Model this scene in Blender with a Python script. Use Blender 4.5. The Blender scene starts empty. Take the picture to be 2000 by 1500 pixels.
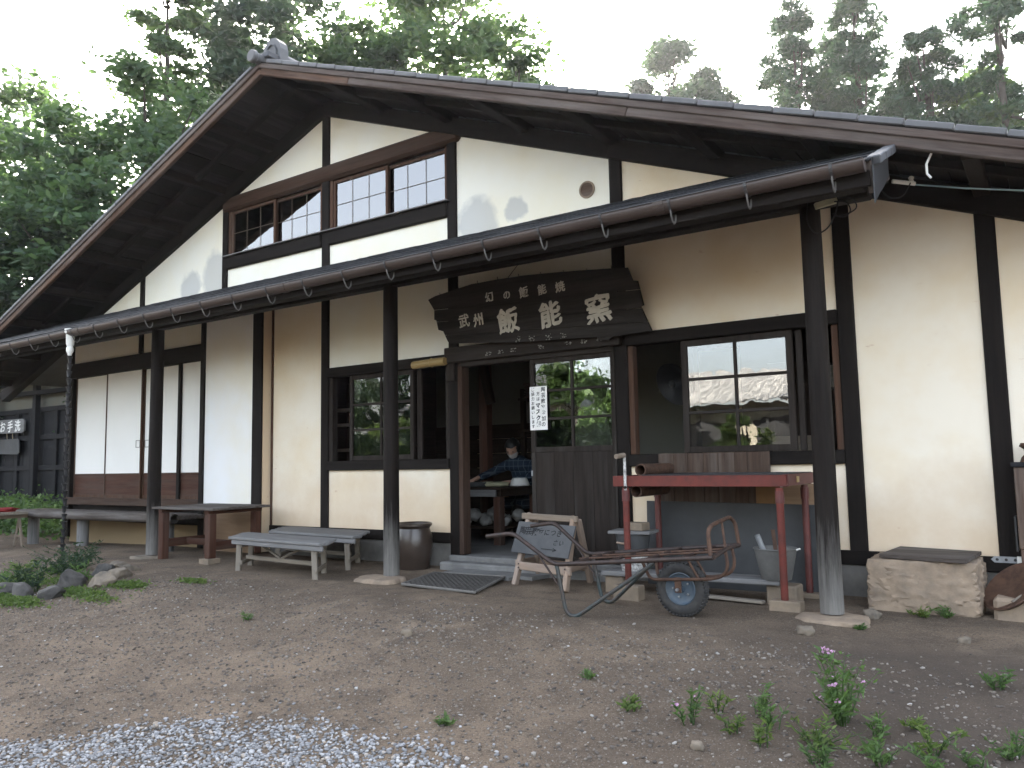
import bpy, bmesh, math, random
import numpy as np
from mathutils import Vector, Matrix, noise as mnoise
R = math.radians
S = bpy.context.scene
COL = S.collection
random.seed(7)
KEN = 1.818

# ---------------------------------------------------------------- camera
cd = bpy.data.cameras.new('camera')
cam = bpy.data.objects.new('camera', cd)
COL.objects.link(cam)
S.camera = cam
cd.sensor_fit = 'HORIZONTAL'
cd.sensor_width = 36.0
cd.lens = 36.0 * 1560.0 / 2000.0
cd.clip_start = 0.05
cd.clip_end = 1500.0
yaw, pitch, roll = 0.5963, 0.0976, -0.0185
fw = Vector((-math.sin(yaw) * math.cos(pitch), math.cos(yaw) * math.cos(pitch), math.sin(pitch)))
rt = Vector((math.cos(yaw), math.sin(yaw), 0))
up = rt.cross(fw)
r2 = rt * math.cos(roll) + up * math.sin(roll)
u2 = -rt * math.sin(roll) + up * math.cos(roll)
cm = Matrix((r2, u2, -fw)).transposed().to_4x4()
cm.translation = (6.6641, -6.1373, 0.9186)
cam.matrix_world = cm

# ---------------------------------------------------------------- sky, sun, exposure
SUN = Vector((-0.5962, 0.7493, 0.5103)).normalized()
SUN_EL = math.asin(SUN.z)
SUN_AZ = math.atan2(SUN.x, SUN.y)
world = bpy.data.worlds.new('World')
S.world = world
world.use_nodes = True
wn = world.node_tree.nodes
sky = wn.new('ShaderNodeTexSky')
sky.sky_type = 'NISHITA'
sky.sun_disc = False
sky.sun_elevation = SUN_EL
sky.sun_rotation = SUN_AZ
sky.air_density = 1.0
sky.dust_density = 4.0
sky.ozone_density = 0.6
hs = wn.new('ShaderNodeHueSaturation')          # milky summer haze: a paler blue all round
hs.inputs['Saturation'].default_value = 0.5
world.node_tree.links.new(sky.outputs[0], hs.inputs['Color'])
world.node_tree.links.new(hs.outputs[0], wn['Background'].inputs[0])
wn['Background'].inputs[1].default_value = 0.14
sl = bpy.data.lights.new('sun', 'SUN')
sl.energy = 4.0
sl.angle = R(0.55)
sl.color = (1.0, 0.93, 0.82)
sun = bpy.data.objects.new('sun', sl)
COL.objects.link(sun)
sun.rotation_euler = SUN.to_track_quat('Z', 'Y').to_euler()
sun.location = (-20, 25, 25)
S.view_settings.view_transform = 'Standard'
S.view_settings.look = 'None'
S.view_settings.gamma = 1.0
S.view_settings.exposure = 3.1
S.render.engine = 'CYCLES'
S.cycles.use_denoising = True
S.cycles.max_bounces = 10
S.cycles.diffuse_bounces = 5
S.cycles.transparent_max_bounces = 12
S.cycles.caustics_reflective = False
S.cycles.caustics_refractive = False
S.cycles.sample_clamp_indirect = 12.0

# ---------------------------------------------------------------- materials
MATS = {}


class NT:
    def __init__(s, name):
        s.m = bpy.data.materials.new(name)
        s.m.use_nodes = True
        s.t = s.m.node_tree
        s.b = s.t.nodes['Principled BSDF']
        MATS[name] = s.m

    def n(s, typ, **kw):
        x = s.t.nodes.new('ShaderNode' + typ)
        for k, v in kw.items():
            if k.startswith('i_'):
                q = k[2:]
                x.inputs[int(q) if q.isdigit() else q.replace('_', ' ')].default_value = v
            else:
                setattr(x, k, v)
        return x

    def l(s, a, b):
        s.t.links.new(a, b)

    def coord(s, scale=(1, 1, 1), rnd=True, kind='Object'):
        tc = s.n('TexCoord')
        out = tc.outputs[kind]
        if rnd:
            oi = s.n('ObjectInfo')
            mu = s.n('Math', operation='MULTIPLY', i_1=37.0)
            s.l(oi.outputs['Random'], mu.inputs[0])
            ad = s.n('VectorMath', operation='ADD')
            s.l(out, ad.inputs[0])
            s.l(mu.outputs[0], ad.inputs[1])
            out = ad.outputs[0]
        mp = s.n('Mapping')
        mp.inputs['Scale'].default_value = scale
        s.l(out, mp.inputs[0])
        return mp.outputs[0]

    def noise(s, vec, scale=5, detail=5, rough=.6, dist=0):
        x = s.n('TexNoise', i_Scale=scale, i_Detail=detail, i_Roughness=rough, i_Distortion=dist)
        s.l(vec, x.inputs['Vector'])
        return x.outputs['Fac']

    def ramp(s, fac, stops):
        x = s.n('ValToRGB')
        e = x.color_ramp.elements
        while len(e) < len(stops):
            e.new(.5)
        for q, (p, c) in zip(e, stops):
            q.position = p
            q.color = (*c, 1) if len(c) == 3 else c
        s.l(fac, x.inputs[0])
        return x.outputs[0]

    def mix(s, fac, a, b, mode='MIX'):
        x = s.n('MixRGB', blend_type=mode)
        for i, v in ((0, fac), (1, a), (2, b)):
            if isinstance(v, (int, float)):
                x.inputs[i].default_value = v
            elif isinstance(v, (tuple, list)):
                x.inputs[i].default_value = (*v, 1)
            else:
                s.l(v, x.inputs[i])
        return x.outputs[0]

    def bump(s, h, strength=.3, dist=.01):
        x = s.n('Bump', i_Strength=strength, i_Distance=dist)
        s.l(h, x.inputs['Height'])
        s.l(x.outputs[0], s.b.inputs['Normal'])
        return x

    def mapr(s, v, a, b, c=0, d=1):
        x = s.n('MapRange', i_1=a, i_2=b, i_3=c, i_4=d)
        x.clamp = True
        s.l(v, x.inputs[0])
        return x.outputs[0]

    def fin(s, col=None, rough=.8, spec=.3, metal=0):
        if col is not None:
            if isinstance(col, tuple):
                s.b.inputs['Base Color'].default_value = (*col, 1)
            else:
                s.l(col, s.b.inputs['Base Color'])
        s.b.inputs['Roughness'].default_value = rough
        s.b.inputs['Specular IOR Level'].default_value = spec
        s.b.inputs['Metallic'].default_value = metal
        return s.m


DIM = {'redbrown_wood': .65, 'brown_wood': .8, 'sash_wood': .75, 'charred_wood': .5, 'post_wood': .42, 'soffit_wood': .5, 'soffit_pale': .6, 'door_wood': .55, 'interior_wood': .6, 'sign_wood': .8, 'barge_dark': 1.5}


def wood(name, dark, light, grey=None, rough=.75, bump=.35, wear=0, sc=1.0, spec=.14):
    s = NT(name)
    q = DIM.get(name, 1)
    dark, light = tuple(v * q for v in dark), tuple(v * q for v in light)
    grey = tuple(v * q for v in grey) if grey else None
    v = s.coord((1.3 * sc, 26 * sc, 26 * sc))
    g = s.noise(v, 1.6, 7, .65, .8)
    c = s.ramp(g, [(.25, dark), (.5, tuple((a + b) / 2 for a, b in zip(dark, light))), (.78, light)])
    v2 = s.coord((.9, 5, 5))
    blot = s.noise(v2, 1.4, 4, .6)
    c = s.mix(s.mapr(blot, .42, .75, 0, .55), c, dark)
    if grey:
        v3 = s.coord((.7, 9, 9))
        gn = s.noise(v3, 1.1, 5, .65)
        c = s.mix(s.mapr(gn, .45, .72, 0, .75), c, grey)
    if wear:                                   # weathered grey foot of a post that stands in splash water
        tc = s.n('TexCoord')
        sx = s.n('SeparateXYZ')
        s.l(tc.outputs['Object'], sx.inputs[0])
        v4 = s.coord((2, 30, 30))
        wn_ = s.noise(v4, 1.2, 5, .7)
        ad = s.n('Math', operation='MULTIPLY_ADD', i_1=.9, i_2=-.45)
        s.l(wn_, ad.inputs[0])
        a2 = s.n('Math', operation='ADD')
        s.l(sx.outputs['X'], a2.inputs[0])
        s.l(ad.outputs[0], a2.inputs[1])
        c = s.mix(s.mapr(a2.outputs[0], 0, wear, .85, 0), c, (.19, .18, .165))
    s.bump(g, bump, .004)
    return s.fin(c, rough, spec)


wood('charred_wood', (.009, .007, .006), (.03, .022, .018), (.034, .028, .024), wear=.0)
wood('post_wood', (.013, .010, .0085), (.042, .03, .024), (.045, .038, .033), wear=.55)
wood('brown_wood', (.03, .017, .011), (.10, .058, .04), (.085, .062, .05))
wood('barge_wood', (.03, .017, .012), (.15, .085, .055), (.14, .11, .095), bump=.5)
wood('barge_dark', (.02, .014, .012), (.075, .055, .046), (.10, .088, .08), bump=.5)
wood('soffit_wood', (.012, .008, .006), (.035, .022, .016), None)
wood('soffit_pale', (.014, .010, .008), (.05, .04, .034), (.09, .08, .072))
wood('door_wood', (.022, .017, .014), (.068, .052, .043), (.085, .075, .066), bump=.5)
wood('grey_wood', (.09, .088, .085), (.26, .255, .25), (.16, .155, .15), bump=.6)
wood('bleached_wood', (.14, .12, .095), (.28, .24, .19), (.22, .2, .175), bump=.4)
wood('pink_wood', (.2, .14, .10), (.36, .27, .205), (.26, .22, .19), bump=.4)
wood('redbrown_wood', (.06, .026, .017), (.15, .07, .046), (.12, .09, .075), bump=.4)
wood('sash_wood', (.05, .026, .017), (.15, .08, .05), (.11, .085, .07))
wood('plank_brown', (.05, .032, .024), (.15, .10, .075), (.17, .145, .125), bump=.6)
wood('plank_dark', (.035, .022, .016), (.10, .066, .048), (.12, .10, .085), bump=.6)
wood('plank_pale', (.15, .115, .085), (.27, .215, .165), (.2, .18, .155), bump=.5)
wood('sign_wood', (.010, .0085, .008), (.038, .032, .029), (.06, .054, .05), bump=.8)
wood('plywood', (.22, .14, .085), (.32, .22, .14), None)
wood('shed_wood', (.007, .007, .008), (.018, .018, .02), None)
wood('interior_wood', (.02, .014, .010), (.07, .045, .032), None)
wood('bench_wood', (.035, .027, .022), (.12, .10, .088), (.17, .16, .15), bump=.6)


def plaster(name, base, tan, blotch=None, splash=True):
    s = NT(name)
    tc = s.n('TexCoord')
    pos = tc.outputs['Object']
    big = s.noise(pos, .9, 5, .6)
    c = s.mix(s.mapr(big, .40, .68, 0, .85), base, tuple(b * q for b, q in zip(base, ((.90, .79, .62) if splash else (.96, .90, .76)))))
    mid = s.noise(pos, 3.1, 6, .65)
    c = s.mix(s.mapr(mid, .52, .75, 0, .18), c, tan)
    if splash:
        sx = s.n('SeparateXYZ')
        s.l(pos, sx.inputs[0])
        nn = s.noise(pos, 2.2, 6, .7)
        ad = s.n('Math', operation='MULTIPLY_ADD', i_1=1.1, i_2=-.55)
        s.l(nn, ad.inputs[0])
        a2 = s.n('Math', operation='ADD')
        s.l(sx.outputs['Z'], a2.inputs[0])
        s.l(ad.outputs[0], a2.inputs[1])
        c = s.mix(s.mapr(a2.outputs[0], .2, .95, .95, 0), c, tan)
        # scuffs
        vs = s.coord((1, 1, 2.2), rnd=False)
        sc = s.noise(vs, 9, 3, .5)
        c = s.mix(s.mapr(sc, .70, .78, 0, .5), c, (.42, .24, .15))
    if blotch:
        for (bx, bz, br, bs) in blotch:
            dv = s.n('VectorMath', operation='SUBTRACT')
            s.l(pos, dv.inputs[0])
            dv.inputs[1].default_value = (bx, 0, bz)
            ml = s.n('VectorMath', operation='MULTIPLY')
            s.l(dv.outputs[0], ml.inputs[0])
            ml.inputs[1].default_value = (1, 0, bs)
            ln = s.n('VectorMath', operation='LENGTH')
            s.l(ml.outputs[0], ln.inputs[0])
            nz = s.noise(pos, 4.5, 4, .6)
            a2 = s.n('Math', operation='MULTIPLY_ADD', i_1=.22, i_2=-.11)
            s.l(nz, a2.inputs[0])
            a3 = s.n('Math', operation='ADD')
            s.l(ln.outputs[1], a3.inputs[0])
            s.l(a2.outputs[0], a3.inputs[1])
            c = s.mix(s.mapr(a3.outputs[0], br * .85, br * 1.2, .62, 0), c, (.36, .37, .38))
    fine = s.noise(pos, 60, 4, .6)
    s.bump(fine, .12, .004)
    return s.fin(c, .9, .2)


plaster('plaster_wall', (.77, .70, .58), (.60, .47, .33))
plaster('plaster_gable', (.77, .755, .68), (.68, .64, .50), [(2.13, 3.27, .23, 1.0), (2.58, 3.31, .12, 1.0), (-2.02, 3.33, .24, .75), (-2.55, 3.28, .2, 1.0)], splash=False)
plaster('plaster_white', (.80, .80, .79), (.72, .69, .62), splash=False)
plaster('plaster_low', (.40, .33, .21), (.30, .22, .13))
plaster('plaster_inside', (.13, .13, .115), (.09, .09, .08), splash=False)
plaster('plaster_far', (.4, .37, .3), (.3, .27, .2), splash=False)


def simple(name, col, rough=.7, spec=.3, metal=0, var=.25, sc=8, bump=.15, c2=None, rnd=True):
    s = NT(name)
    v = s.coord((1, 1, 1), rnd=rnd)
    nz = s.noise(v, sc, 6, .65)
    c2 = c2 or tuple(q * (1 - var) for q in col)
    c = s.mix(s.mapr(nz, .35, .68), col, c2)
    s.bump(nz, bump, .01)
    return s.fin(c, rough, spec, metal)


simple('paper', (.80, .79, .76), .9, .1, var=.06, sc=3, bump=.05)
simple('door_paper', (.80, .79, .75), .85, .2, var=.05, sc=1.5, bump=.03)
simple('tile_grey', (.105, .106, .11), .55, .4, var=.3, sc=5)
simple('tile_dark', (.075, .078, .085), .6, .4, var=.35, sc=5)
simple('tin_dark', (.022, .022, .024), .75, .15, var=.5, sc=14, bump=.8, c2=(.012, .0125, .014))
simple('tin_grey', (.05, .05, .052), .45, .5, .3, var=.4, sc=6)
simple('gutter_brown', (.05, .034, .028), .5, .5, var=.25, sc=3, bump=.04)
simple('galvanised', (.30, .31, .32), .5, .5, .5, var=.35, sc=12)
simple('hook_grey', (.16, .155, .15), .5, .4, .3)
simple('zinc_bucket', (.15, .147, .138), .6, .3, .2, var=.35, sc=7)
simple('concrete', (.22, .215, .205), .9, .2, var=.35, sc=6, bump=.4)
simple('foundation_concrete', (.17, .16, .145), .9, .2, var=.4, sc=4, bump=.3)
simple('slate', (.036, .037, .038), .7, .35, sc=2.2, bump=.1, c2=(.062, .063, .064))
simple('slate_sign', (.05, .052, .055), .65, .35, sc=3, bump=.1, c2=(.09, .09, .09))
simple('ink', (.012, .012, .013), .7, .2, var=.2)
simple('faded_ink', (.02, .021, .023), .8, .2, var=.3)
simple('letter_white', (.56, .53, .46), .85, .2, var=.25, sc=18)
simple('letter_faded', (.30, .29, .26), .9, .2, var=.4, sc=30)
simple('rust_pipe', (.055, .035, .028), .55, .4, .2, sc=22, bump=.4, c2=(.022, .018, .017))
simple('rust_brown', (.10, .055, .035), .7, .3, .1, sc=16, bump=.5, c2=(.045, .025, .018))
simple('green_pipe', (.035, .05, .05), .5, .4, .1, sc=20, bump=.3, c2=(.05, .035, .028))
simple('red_paint', (.145, .034, .026), .6, .2, sc=9, bump=.2, c2=(.085, .028, .022))
simple('red_dark', (.11, .03, .025), .55, .4, sc=9, bump=.15, c2=(.065, .02, .017))
simple('white_flaked', (.62, .61, .58), .7, .3, sc=40, bump=.3, c2=(.10, .09, .08))
simple('rubber', (.022, .022, .023), .75, .3, sc=30, bump=.3, c2=(.05, .047, .043))
simple('wheel_blue', (.045, .075, .11), .5, .4, sc=14, bump=.2, c2=(.09, .105, .115))
simple('glaze_brown', (.05, .035, .027), .3, .6, var=.35, sc=4, bump=.05)
simple('bamboo', (.36, .25, .10), .4, .4, var=.25, sc=6, bump=.05)
simple('mat_grey', (.06, .055, .05), .95, .1, sc=40, bump=.8, c2=(.10, .092, .085))
simple('mat_edge', (.16, .15, .135), .9, .2)
simple('sandstone', (.30, .23, .165), .92, .2, sc=9, bump=.9, c2=(.19, .15, .115))
simple('garden_rock', (.10, .093, .085), .9, .25, sc=6, bump=.8, c2=(.04, .038, .036))
simple('pale_rock', (.22, .18, .135), .9, .25, sc=7, bump=.8, c2=(.11, .095, .078))
simple('block_pale', (.25, .195, .14), .9, .2, sc=7, bump=.4, c2=(.16, .13, .1))
simple('skin', (.42, .25, .18), .55, .4, var=.1)
simple('hair', (.008, .007, .007), .5, .4, var=.3)
simple('mask_white', (.62, .60, .57), .9, .1, var=.05)
simple('white_plastic', (.70, .69, .65), .45, .4, var=.08)
simple('cream_cloth', (.36, .34, .22), .9, .1, var=.2, sc=14)
simple('clay_grey', (.05, .05, .05), .8, .2)
simple('plaster_lump', (.24, .235, .22), .9, .2, sc=9, bump=.6, c2=(.12, .115, .105))
simple('black_metal', (.02, .02, .022), .5, .4)
simple('black_cable', (.012, .012, .013), .6, .3)
simple('blue_cable', (.30, .42, .45), .5, .3)
simple('cement_floor', (.17, .165, .155), .85, .2, var=.3, sc=3)
simple('corrugated_grey', (.36, .35, .33), .7, .3, var=.2, sc=2)
simple('flower_pink', (.42, .24, .36), .7, .2)
simple('cardboard', (.20, .115, .055), .9, .1, var=.15)
simple('bark', (.07, .06, .05), .9, .2, sc=6, bump=.8, c2=(.035, .03, .026))
simple('hemp', (.30, .25, .17), .9, .1)
simple('red_cloth', (.20, .03, .03), .9, .1)


def shirt():
    s = NT('check_cloth')
    tc = s.n('TexCoord')
    sx = s.n('SeparateXYZ')
    s.l(tc.outputs['Object'], sx.inputs[0])
    outs = []
    for ax in ('X', 'Z'):
        m = s.n('Math', operation='MULTIPLY', i_1=15.0)
        s.l(sx.outputs[ax], m.inputs[0])
        f = s.n('Math', operation='FRACT')
        s.l(m.outputs[0], f.inputs[0])
        g = s.n('Math', operation='LESS_THAN', i_1=.12)
        s.l(f.outputs[0], g.inputs[0])
        outs.append(g.outputs[0])
    mx = s.n('Math', operation='MAXIMUM')
    s.l(outs[0], mx.inputs[0])
    s.l(outs[1], mx.inputs[1])
    c = s.mix(mx.outputs[0], (.02, .03, .05), (.075, .10, .125))
    s.fin(c, .9, .1)


shirt()


def leafmat(name, stops, trans=(.17, .28, .085), tf=.38):
    s = NT(name)
    at = s.n('Attribute', attribute_name='rnd')
    g = s.n('NewGeometry')
    nz = s.noise(g.outputs['Position'], .7, 3, .6)
    ad = s.n('Math', operation='MULTIPLY_ADD', i_1=.5)
    s.l(at.outputs['Fac'], ad.inputs[0])
    m2 = s.n('Math', operation='MULTIPLY_ADD', i_1=1.2, i_2=-.35)
    s.l(nz, m2.inputs[0])
    s.l(m2.outputs[0], ad.inputs[2])
    c = s.ramp(ad.outputs[0], stops)
    s.fin(c, .55, .35)
    tr = s.n('BsdfTranslucent')
    tc = s.mix(.55, c, trans)
    s.l(tc, tr.inputs[0])
    mx = s.n('MixShader', i_0=tf)
    s.l(s.b.outputs[0], mx.inputs[1])
    s.l(tr.outputs[0], mx.inputs[2])
    out = s.t.nodes['Material Output']
    s.l(mx.outputs[0], out.inputs[0])
    return s.m


leafmat('leaf_maple', [(.15, (.014, .034, .019)), (.5, (.03, .065, .029)), (.85, (.07, .115, .036))])
leafmat('leaf_broad', [(.15, (.018, .04, .018)), (.5, (.038, .075, .027)), (.85, (.085, .125, .034))])
leafmat('leaf_dark', [(.15, (.010, .025, .015)), (.5, (.02, .043, .023)), (.85, (.036, .066, .028))], (.10, .16, .06), .3)
leafmat('leaf_cedar', [(.15, (.010, .029, .016)), (.5, (.021, .052, .025)), (.85, (.05, .085, .032))], (.09, .16, .07), .25)
leafmat('leaf_weed', [(.15, (.03, .06, .018)), (.5, (.06, .11, .028)), (.85, (.10, .17, .04))])
leafmat('leaf_sunny', [(.15, (.05, .085, .02)), (.5, (.10, .15, .03)), (.85, (.17, .2, .045))])
leafmat('moss', [(.15, (.04, .07, .015)), (.5, (.08, .12, .025)), (.85, (.14, .18, .035))])


def rndmat(name, stops, rough=.85, bump=True):
    s = NT(name)
    at = s.n('Attribute', attribute_name='rnd')
    c = s.ramp(at.outputs['Fac'], stops)
    if bump:
        g = s.n('NewGeometry')
        nz = s.noise(g.outputs['Position'], 90, 3, .6)
        c = s.mix(s.mapr(nz, .35, .7, 0, .4), c, (.12, .115, .11))
    return s.fin(c, rough, .3)


rndmat('gravel_mat', [(0, (.13, .128, .128)), (.35, (.21, .21, .215)), (.7, (.30, .30, .31)), (.93, (.43, .425, .42)), (1, (.34, .27, .20))])
rndmat('pebble_mat', [(0, (.05, .041, .034)), (.45, (.125, .102, .082)), (.85, (.20, .168, .135)), (.975, (.27, .245, .215)), (1, (.45, .44, .42))])


def glass(name='glass', wavy=.02, tint=(.86, .88, .88), rough=0.0, ior=2.0):
    s = NT(name)
    t = s.t
    t.nodes.remove(s.b)
    tr = s.n('BsdfTransparent')
    tr.inputs[0].default_value = (*tint, 1)
    gl = s.n('BsdfGlossy')
    gl.inputs['Roughness'].default_value = rough
    gl.inputs[0].default_value = (1, 1, 1, 1)
    fr = s.n('Fresnel', i_IOR=ior)
    v = s.coord((1, 1, 1), rnd=True)
    nz = s.noise(v, 5, 2, .5)
    bp = s.n('Bump', i_Strength=wavy, i_Distance=.05)
    s.l(nz, bp.inputs['Height'])
    s.l(bp.outputs[0], gl.inputs['Normal'])
    mx = s.n('MixShader')
    s.l(fr.outputs[0], mx.inputs[0])
    s.l(tr.outputs[0], mx.inputs[1])
    s.l(gl.outputs[0], mx.inputs[2])
    s.l(mx.outputs[0], t.nodes['Material Output'].inputs[0])
    return s.m


glass()
glass('gable_glass', .012, (.7, .72, .74), 0.0, 2.7)


def groundmat():
    s = NT('dirt')
    g = s.n('NewGeometry')
    pos = g.outputs['Position']
    big = s.noise(pos, .8, 6, .62, .4)
    c = s.ramp(big, [(.30, (.095, .072, .052)), (.5, (.145, .108, .077)), (.7, (.225, .168, .118))])
    mid = s.noise(pos, 4.2, 6, .7)
    c = s.mix(s.mapr(mid, .46, .66, 0, .65), c, (.075, .058, .044))
    pale = s.noise(pos, 1.7, 5, .7, .6)
    c = s.mix(s.mapr(pale, .58, .72, 0, .55), c, (.30, .23, .165))
    fine = s.noise(pos, 42, 6, .75)
    c = s.mix(s.mapr(fine, .5, .72, 0, .5), c, (.22, .18, .14))
    dk = s.noise(pos, 75, 4, .7)
    c = s.mix(s.mapr(dk, .52, .66, 0, .75), c, (.05, .042, .035))
    spk = s.noise(pos, 130, 3, .6)
    c = s.mix(s.mapr(spk, .60, .68, 0, .7), c, (.33, .30, .26))
    # dark damp gravelly soil in the yard right of the cart
    sx = s.n('SeparateXYZ')
    s.l(pos, sx.inputs[0])
    a = s.mapr(sx.outputs['X'], 4.6, 6.0)
    b = s.mapr(sx.outputs['Y'], -1.0, -1.75)
    m = s.n('Math', operation='MULTIPLY')
    s.l(a, m.inputs[0])
    s.l(b, m.inputs[1])
    m2 = s.n('Math', operation='MULTIPLY')
    s.l(m.outputs[0], m2.inputs[0])
    s.l(s.mapr(big, .35, .55, .35, .85), m2.inputs[1])
    c = s.mix(m2.outputs[0], c, (.062, .05, .041))
    s.bump(s.mix(.5, fine, s.noise(pos, 110, 4, .7)), .9, .02)
    return s.fin(c, .95, .15)


groundmat()

# ---------------------------------------------------------------- mesh helpers
WM = {}


def M(name):
    return MATS[name] if isinstance(name, str) else name


def link(name, mesh, parent=None, W=None):
    o = bpy.data.objects.new(name, mesh)
    COL.objects.link(o)
    W = W or Matrix.Identity(4)
    if parent is not None:
        o.parent = parent
        o.matrix_basis = WM[parent.name].inverted() @ W
    else:
        o.matrix_basis = W
    WM[o.name] = W.copy()
    return o


def tag(o, label, cat, group=None, kind=None):
    if label:
        o['label'] = label
    if cat:
        o['category'] = cat
    if group:
        o['group'] = group
    if kind:
        o['kind'] = kind
    return o


def thing(name, label, cat, loc=(0, 0, 0), rz=0, group=None):
    W = Matrix.Translation(loc) @ Matrix.Rotation(rz, 4, 'Z')
    o = link(name, None, None, W)
    o.empty_display_size = .1
    return tag(o, label, cat, group)


class MB:
    def __init__(s):
        s.v, s.f = [], []

    def add(s, v, f):
        n = len(s.v)
        s.v += [tuple(q) for q in v]
        s.f += [tuple(i + n for i in q) for q in f]
        return s

    def box(s, x0, x1, y0, y1, z0, z1, ch=.004, mt=None):
        v, f = cbox(x0, x1, y0, y1, z0, z1, ch)
        if mt:
            v = [mt @ Vector(q) for q in v]
        return s.add(v, f)

    def bar(s, p0, p1, w, h, up=(0, 0, 1), ch=.004):
        W, L = frame(p0, p1, up)
        v, f = cbox(0, L, -w / 2, w / 2, -h / 2, h / 2, ch)
        return s.add([W @ Vector(q) for q in v], f)

    def tube(s, pts, r, n=8, cap=True):
        pts = [Vector(p) for p in pts]
        rs = r if isinstance(r, (list, tuple)) else [r] * len(pts)
        t = (pts[1] - pts[0]).normalized()
        a = t.orthogonal().normalized()
        vs, fs = [], []
        for i, p in enumerate(pts):
            if 0 < i < len(pts) - 1:
                t = ((pts[i + 1] - p).normalized() + (p - pts[i - 1]).normalized())
                t = t.normalized() if t.length > 1e-6 else (pts[i + 1] - p).normalized()
            elif i:
                t = (p - pts[i - 1]).normalized()
            a = (a - t * a.dot(t)).normalized()
            b = t.cross(a)
            for k in range(n):
                an = 2 * math.pi * k / n
                vs.append(p + (a * math.cos(an) + b * math.sin(an)) * rs[i])
        for i in range(len(pts) - 1):
            for k in range(n):
                k2 = (k + 1) % n
                fs.append((i * n + k, i * n + k2, (i + 1) * n + k2, (i + 1) * n + k))
        if cap:
            fs.append(tuple(range(n))[::-1])
            fs.append(tuple((len(pts) - 1) * n + k for k in range(n)))
        return s.add(vs, fs)

    def prism(s, poly, d):
        d = Vector(d)
        p = [Vector(q) for q in poly]
        n = len(p)
        fs = [tuple(range(n)), tuple(range(2 * n - 1, n - 1, -1))]
        for i in range(n):
            j = (i + 1) % n
            fs.append((j, i, i + n, j + n))
        return s.add(p + [q + d for q in p], fs)

    def lathe(s, prof, c=(0, 0, 0), n=24, axis=None, closed=False):
        W = Matrix.Identity(4)
        if axis is not None:
            W = Vector(axis).to_track_quat('Z', 'Y').to_matrix().to_4x4()
        W = Matrix.Translation(c) @ W
        vs, fs = [], []
        for (r, z) in prof:
            for k in range(n):
                a = 2 * math.pi * k / n
                vs.append(W @ Vector((r * math.cos(a), r * math.sin(a), z)))
        m = len(prof)
        for i in range(m if closed else m - 1):
            i2 = (i + 1) % m
            for k in range(n):
                k2 = (k + 1) % n
                fs.append((i * n + k, i * n + k2, i2 * n + k2, i2 * n + k))
        if not closed:
            if prof[0][0] > 1e-4:
                fs.append(tuple(range(n))[::-1])
            if prof[-1][0] > 1e-4:
                fs.append(tuple((m - 1) * n + k for k in range(n)))
        return s.add(vs, fs)

    def build(s, name, mat, parent=None, W=None, smooth=False):
        me = bpy.data.meshes.new(name)
        v = s.v
        if W is not None:
            iv = W.inverted()
            v = [iv @ Vector(q) for q in v]
        elif parent is not None and parent.type == 'EMPTY':
            W = WM[parent.name]
            iv = W.inverted()
            v = [iv @ Vector(q) for q in v]
        me.from_pydata([tuple(q) for q in v], [], s.f)
        bm = bmesh.new()
        bm.from_mesh(me)
        bmesh.ops.recalc_face_normals(bm, faces=bm.faces)
        bm.to_mesh(me)
        bm.free()
        me.materials.append(M(mat))
        if smooth:
            me.shade_smooth()
            me.set_sharp_from_angle(angle=R(40))
        return link(name, me, parent, W)


def cbox(x0, x1, y0, y1, z0, z1, c):
    c = min(c, (x1 - x0) * .3, (y1 - y0) * .3, (z1 - z0) * .3)
    if c <= 0:
        v = [(x, y, z) for x in (x0, x1) for y in (y0, y1) for z in (z0, z1)]
        return v, [(0, 1, 3, 2), (4, 6, 7, 5), (0, 4, 5, 1), (2, 3, 7, 6), (0, 2, 6, 4), (1, 5, 7, 3)]
    v, idx = [], {}
    for i, x in enumerate((x0, x1)):
        for j, y in enumerate((y0, y1)):
            for k, z in enumerate((z0, z1)):
                sx, sy, sz = (1 - 2 * i) * c, (1 - 2 * j) * c, (1 - 2 * k) * c
                idx[i, j, k, 0] = len(v); v.append((x, y + sy, z + sz))
                idx[i, j, k, 1] = len(v); v.append((x + sx, y, z + sz))
                idx[i, j, k, 2] = len(v); v.append((x + sx, y + sy, z))
    f = []
    for i in (0, 1):
        f.append(tuple(idx[i, a, b, 0] for a, b in ((0, 0), (1, 0), (1, 1), (0, 1))))
        f.append(tuple(idx[a, i, b, 1] for a, b in ((0, 0), (1, 0), (1, 1), (0, 1))))
        f.append(tuple(idx[a, b, i, 2] for a, b in ((0, 0), (1, 0), (1, 1), (0, 1))))
    for a in (0, 1):
        for b in (0, 1):
            f.append((idx[a, b, 0, 0], idx[a, b, 1, 0], idx[a, b, 1, 1], idx[a, b, 0, 1]))
            f.append((idx[a, 0, b, 0], idx[a, 1, b, 0], idx[a, 1, b, 2], idx[a, 0, b, 2]))
            f.append((idx[0, a, b, 1], idx[1, a, b, 1], idx[1, a, b, 2], idx[0, a, b, 2]))
            for k in (0, 1):
                pass
    for i in (0, 1):
        for j in (0, 1):
            for k in (0, 1):
                f.append((idx[i, j, k, 0], idx[i, j, k, 1], idx[i, j, k, 2]))
    return v, f


def frame(p0, p1, up=(0, 0, 1)):
    p0, p1 = Vector(p0), Vector(p1)
    x = (p1 - p0)
    L = x.length
    x.normalize()
    u = Vector(up)
    if abs(u.normalized().dot(x)) > .98:
        u = Vector((0, -1, 0)) if abs(x.y) < .9 else Vector((1, 0, 0))
    y = u.cross(x).normalized()
    z = x.cross(y)
    W = Matrix((x, y, z)).transposed().to_4x4()
    W.translation = p0
    return W, L


BC = {}


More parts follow.
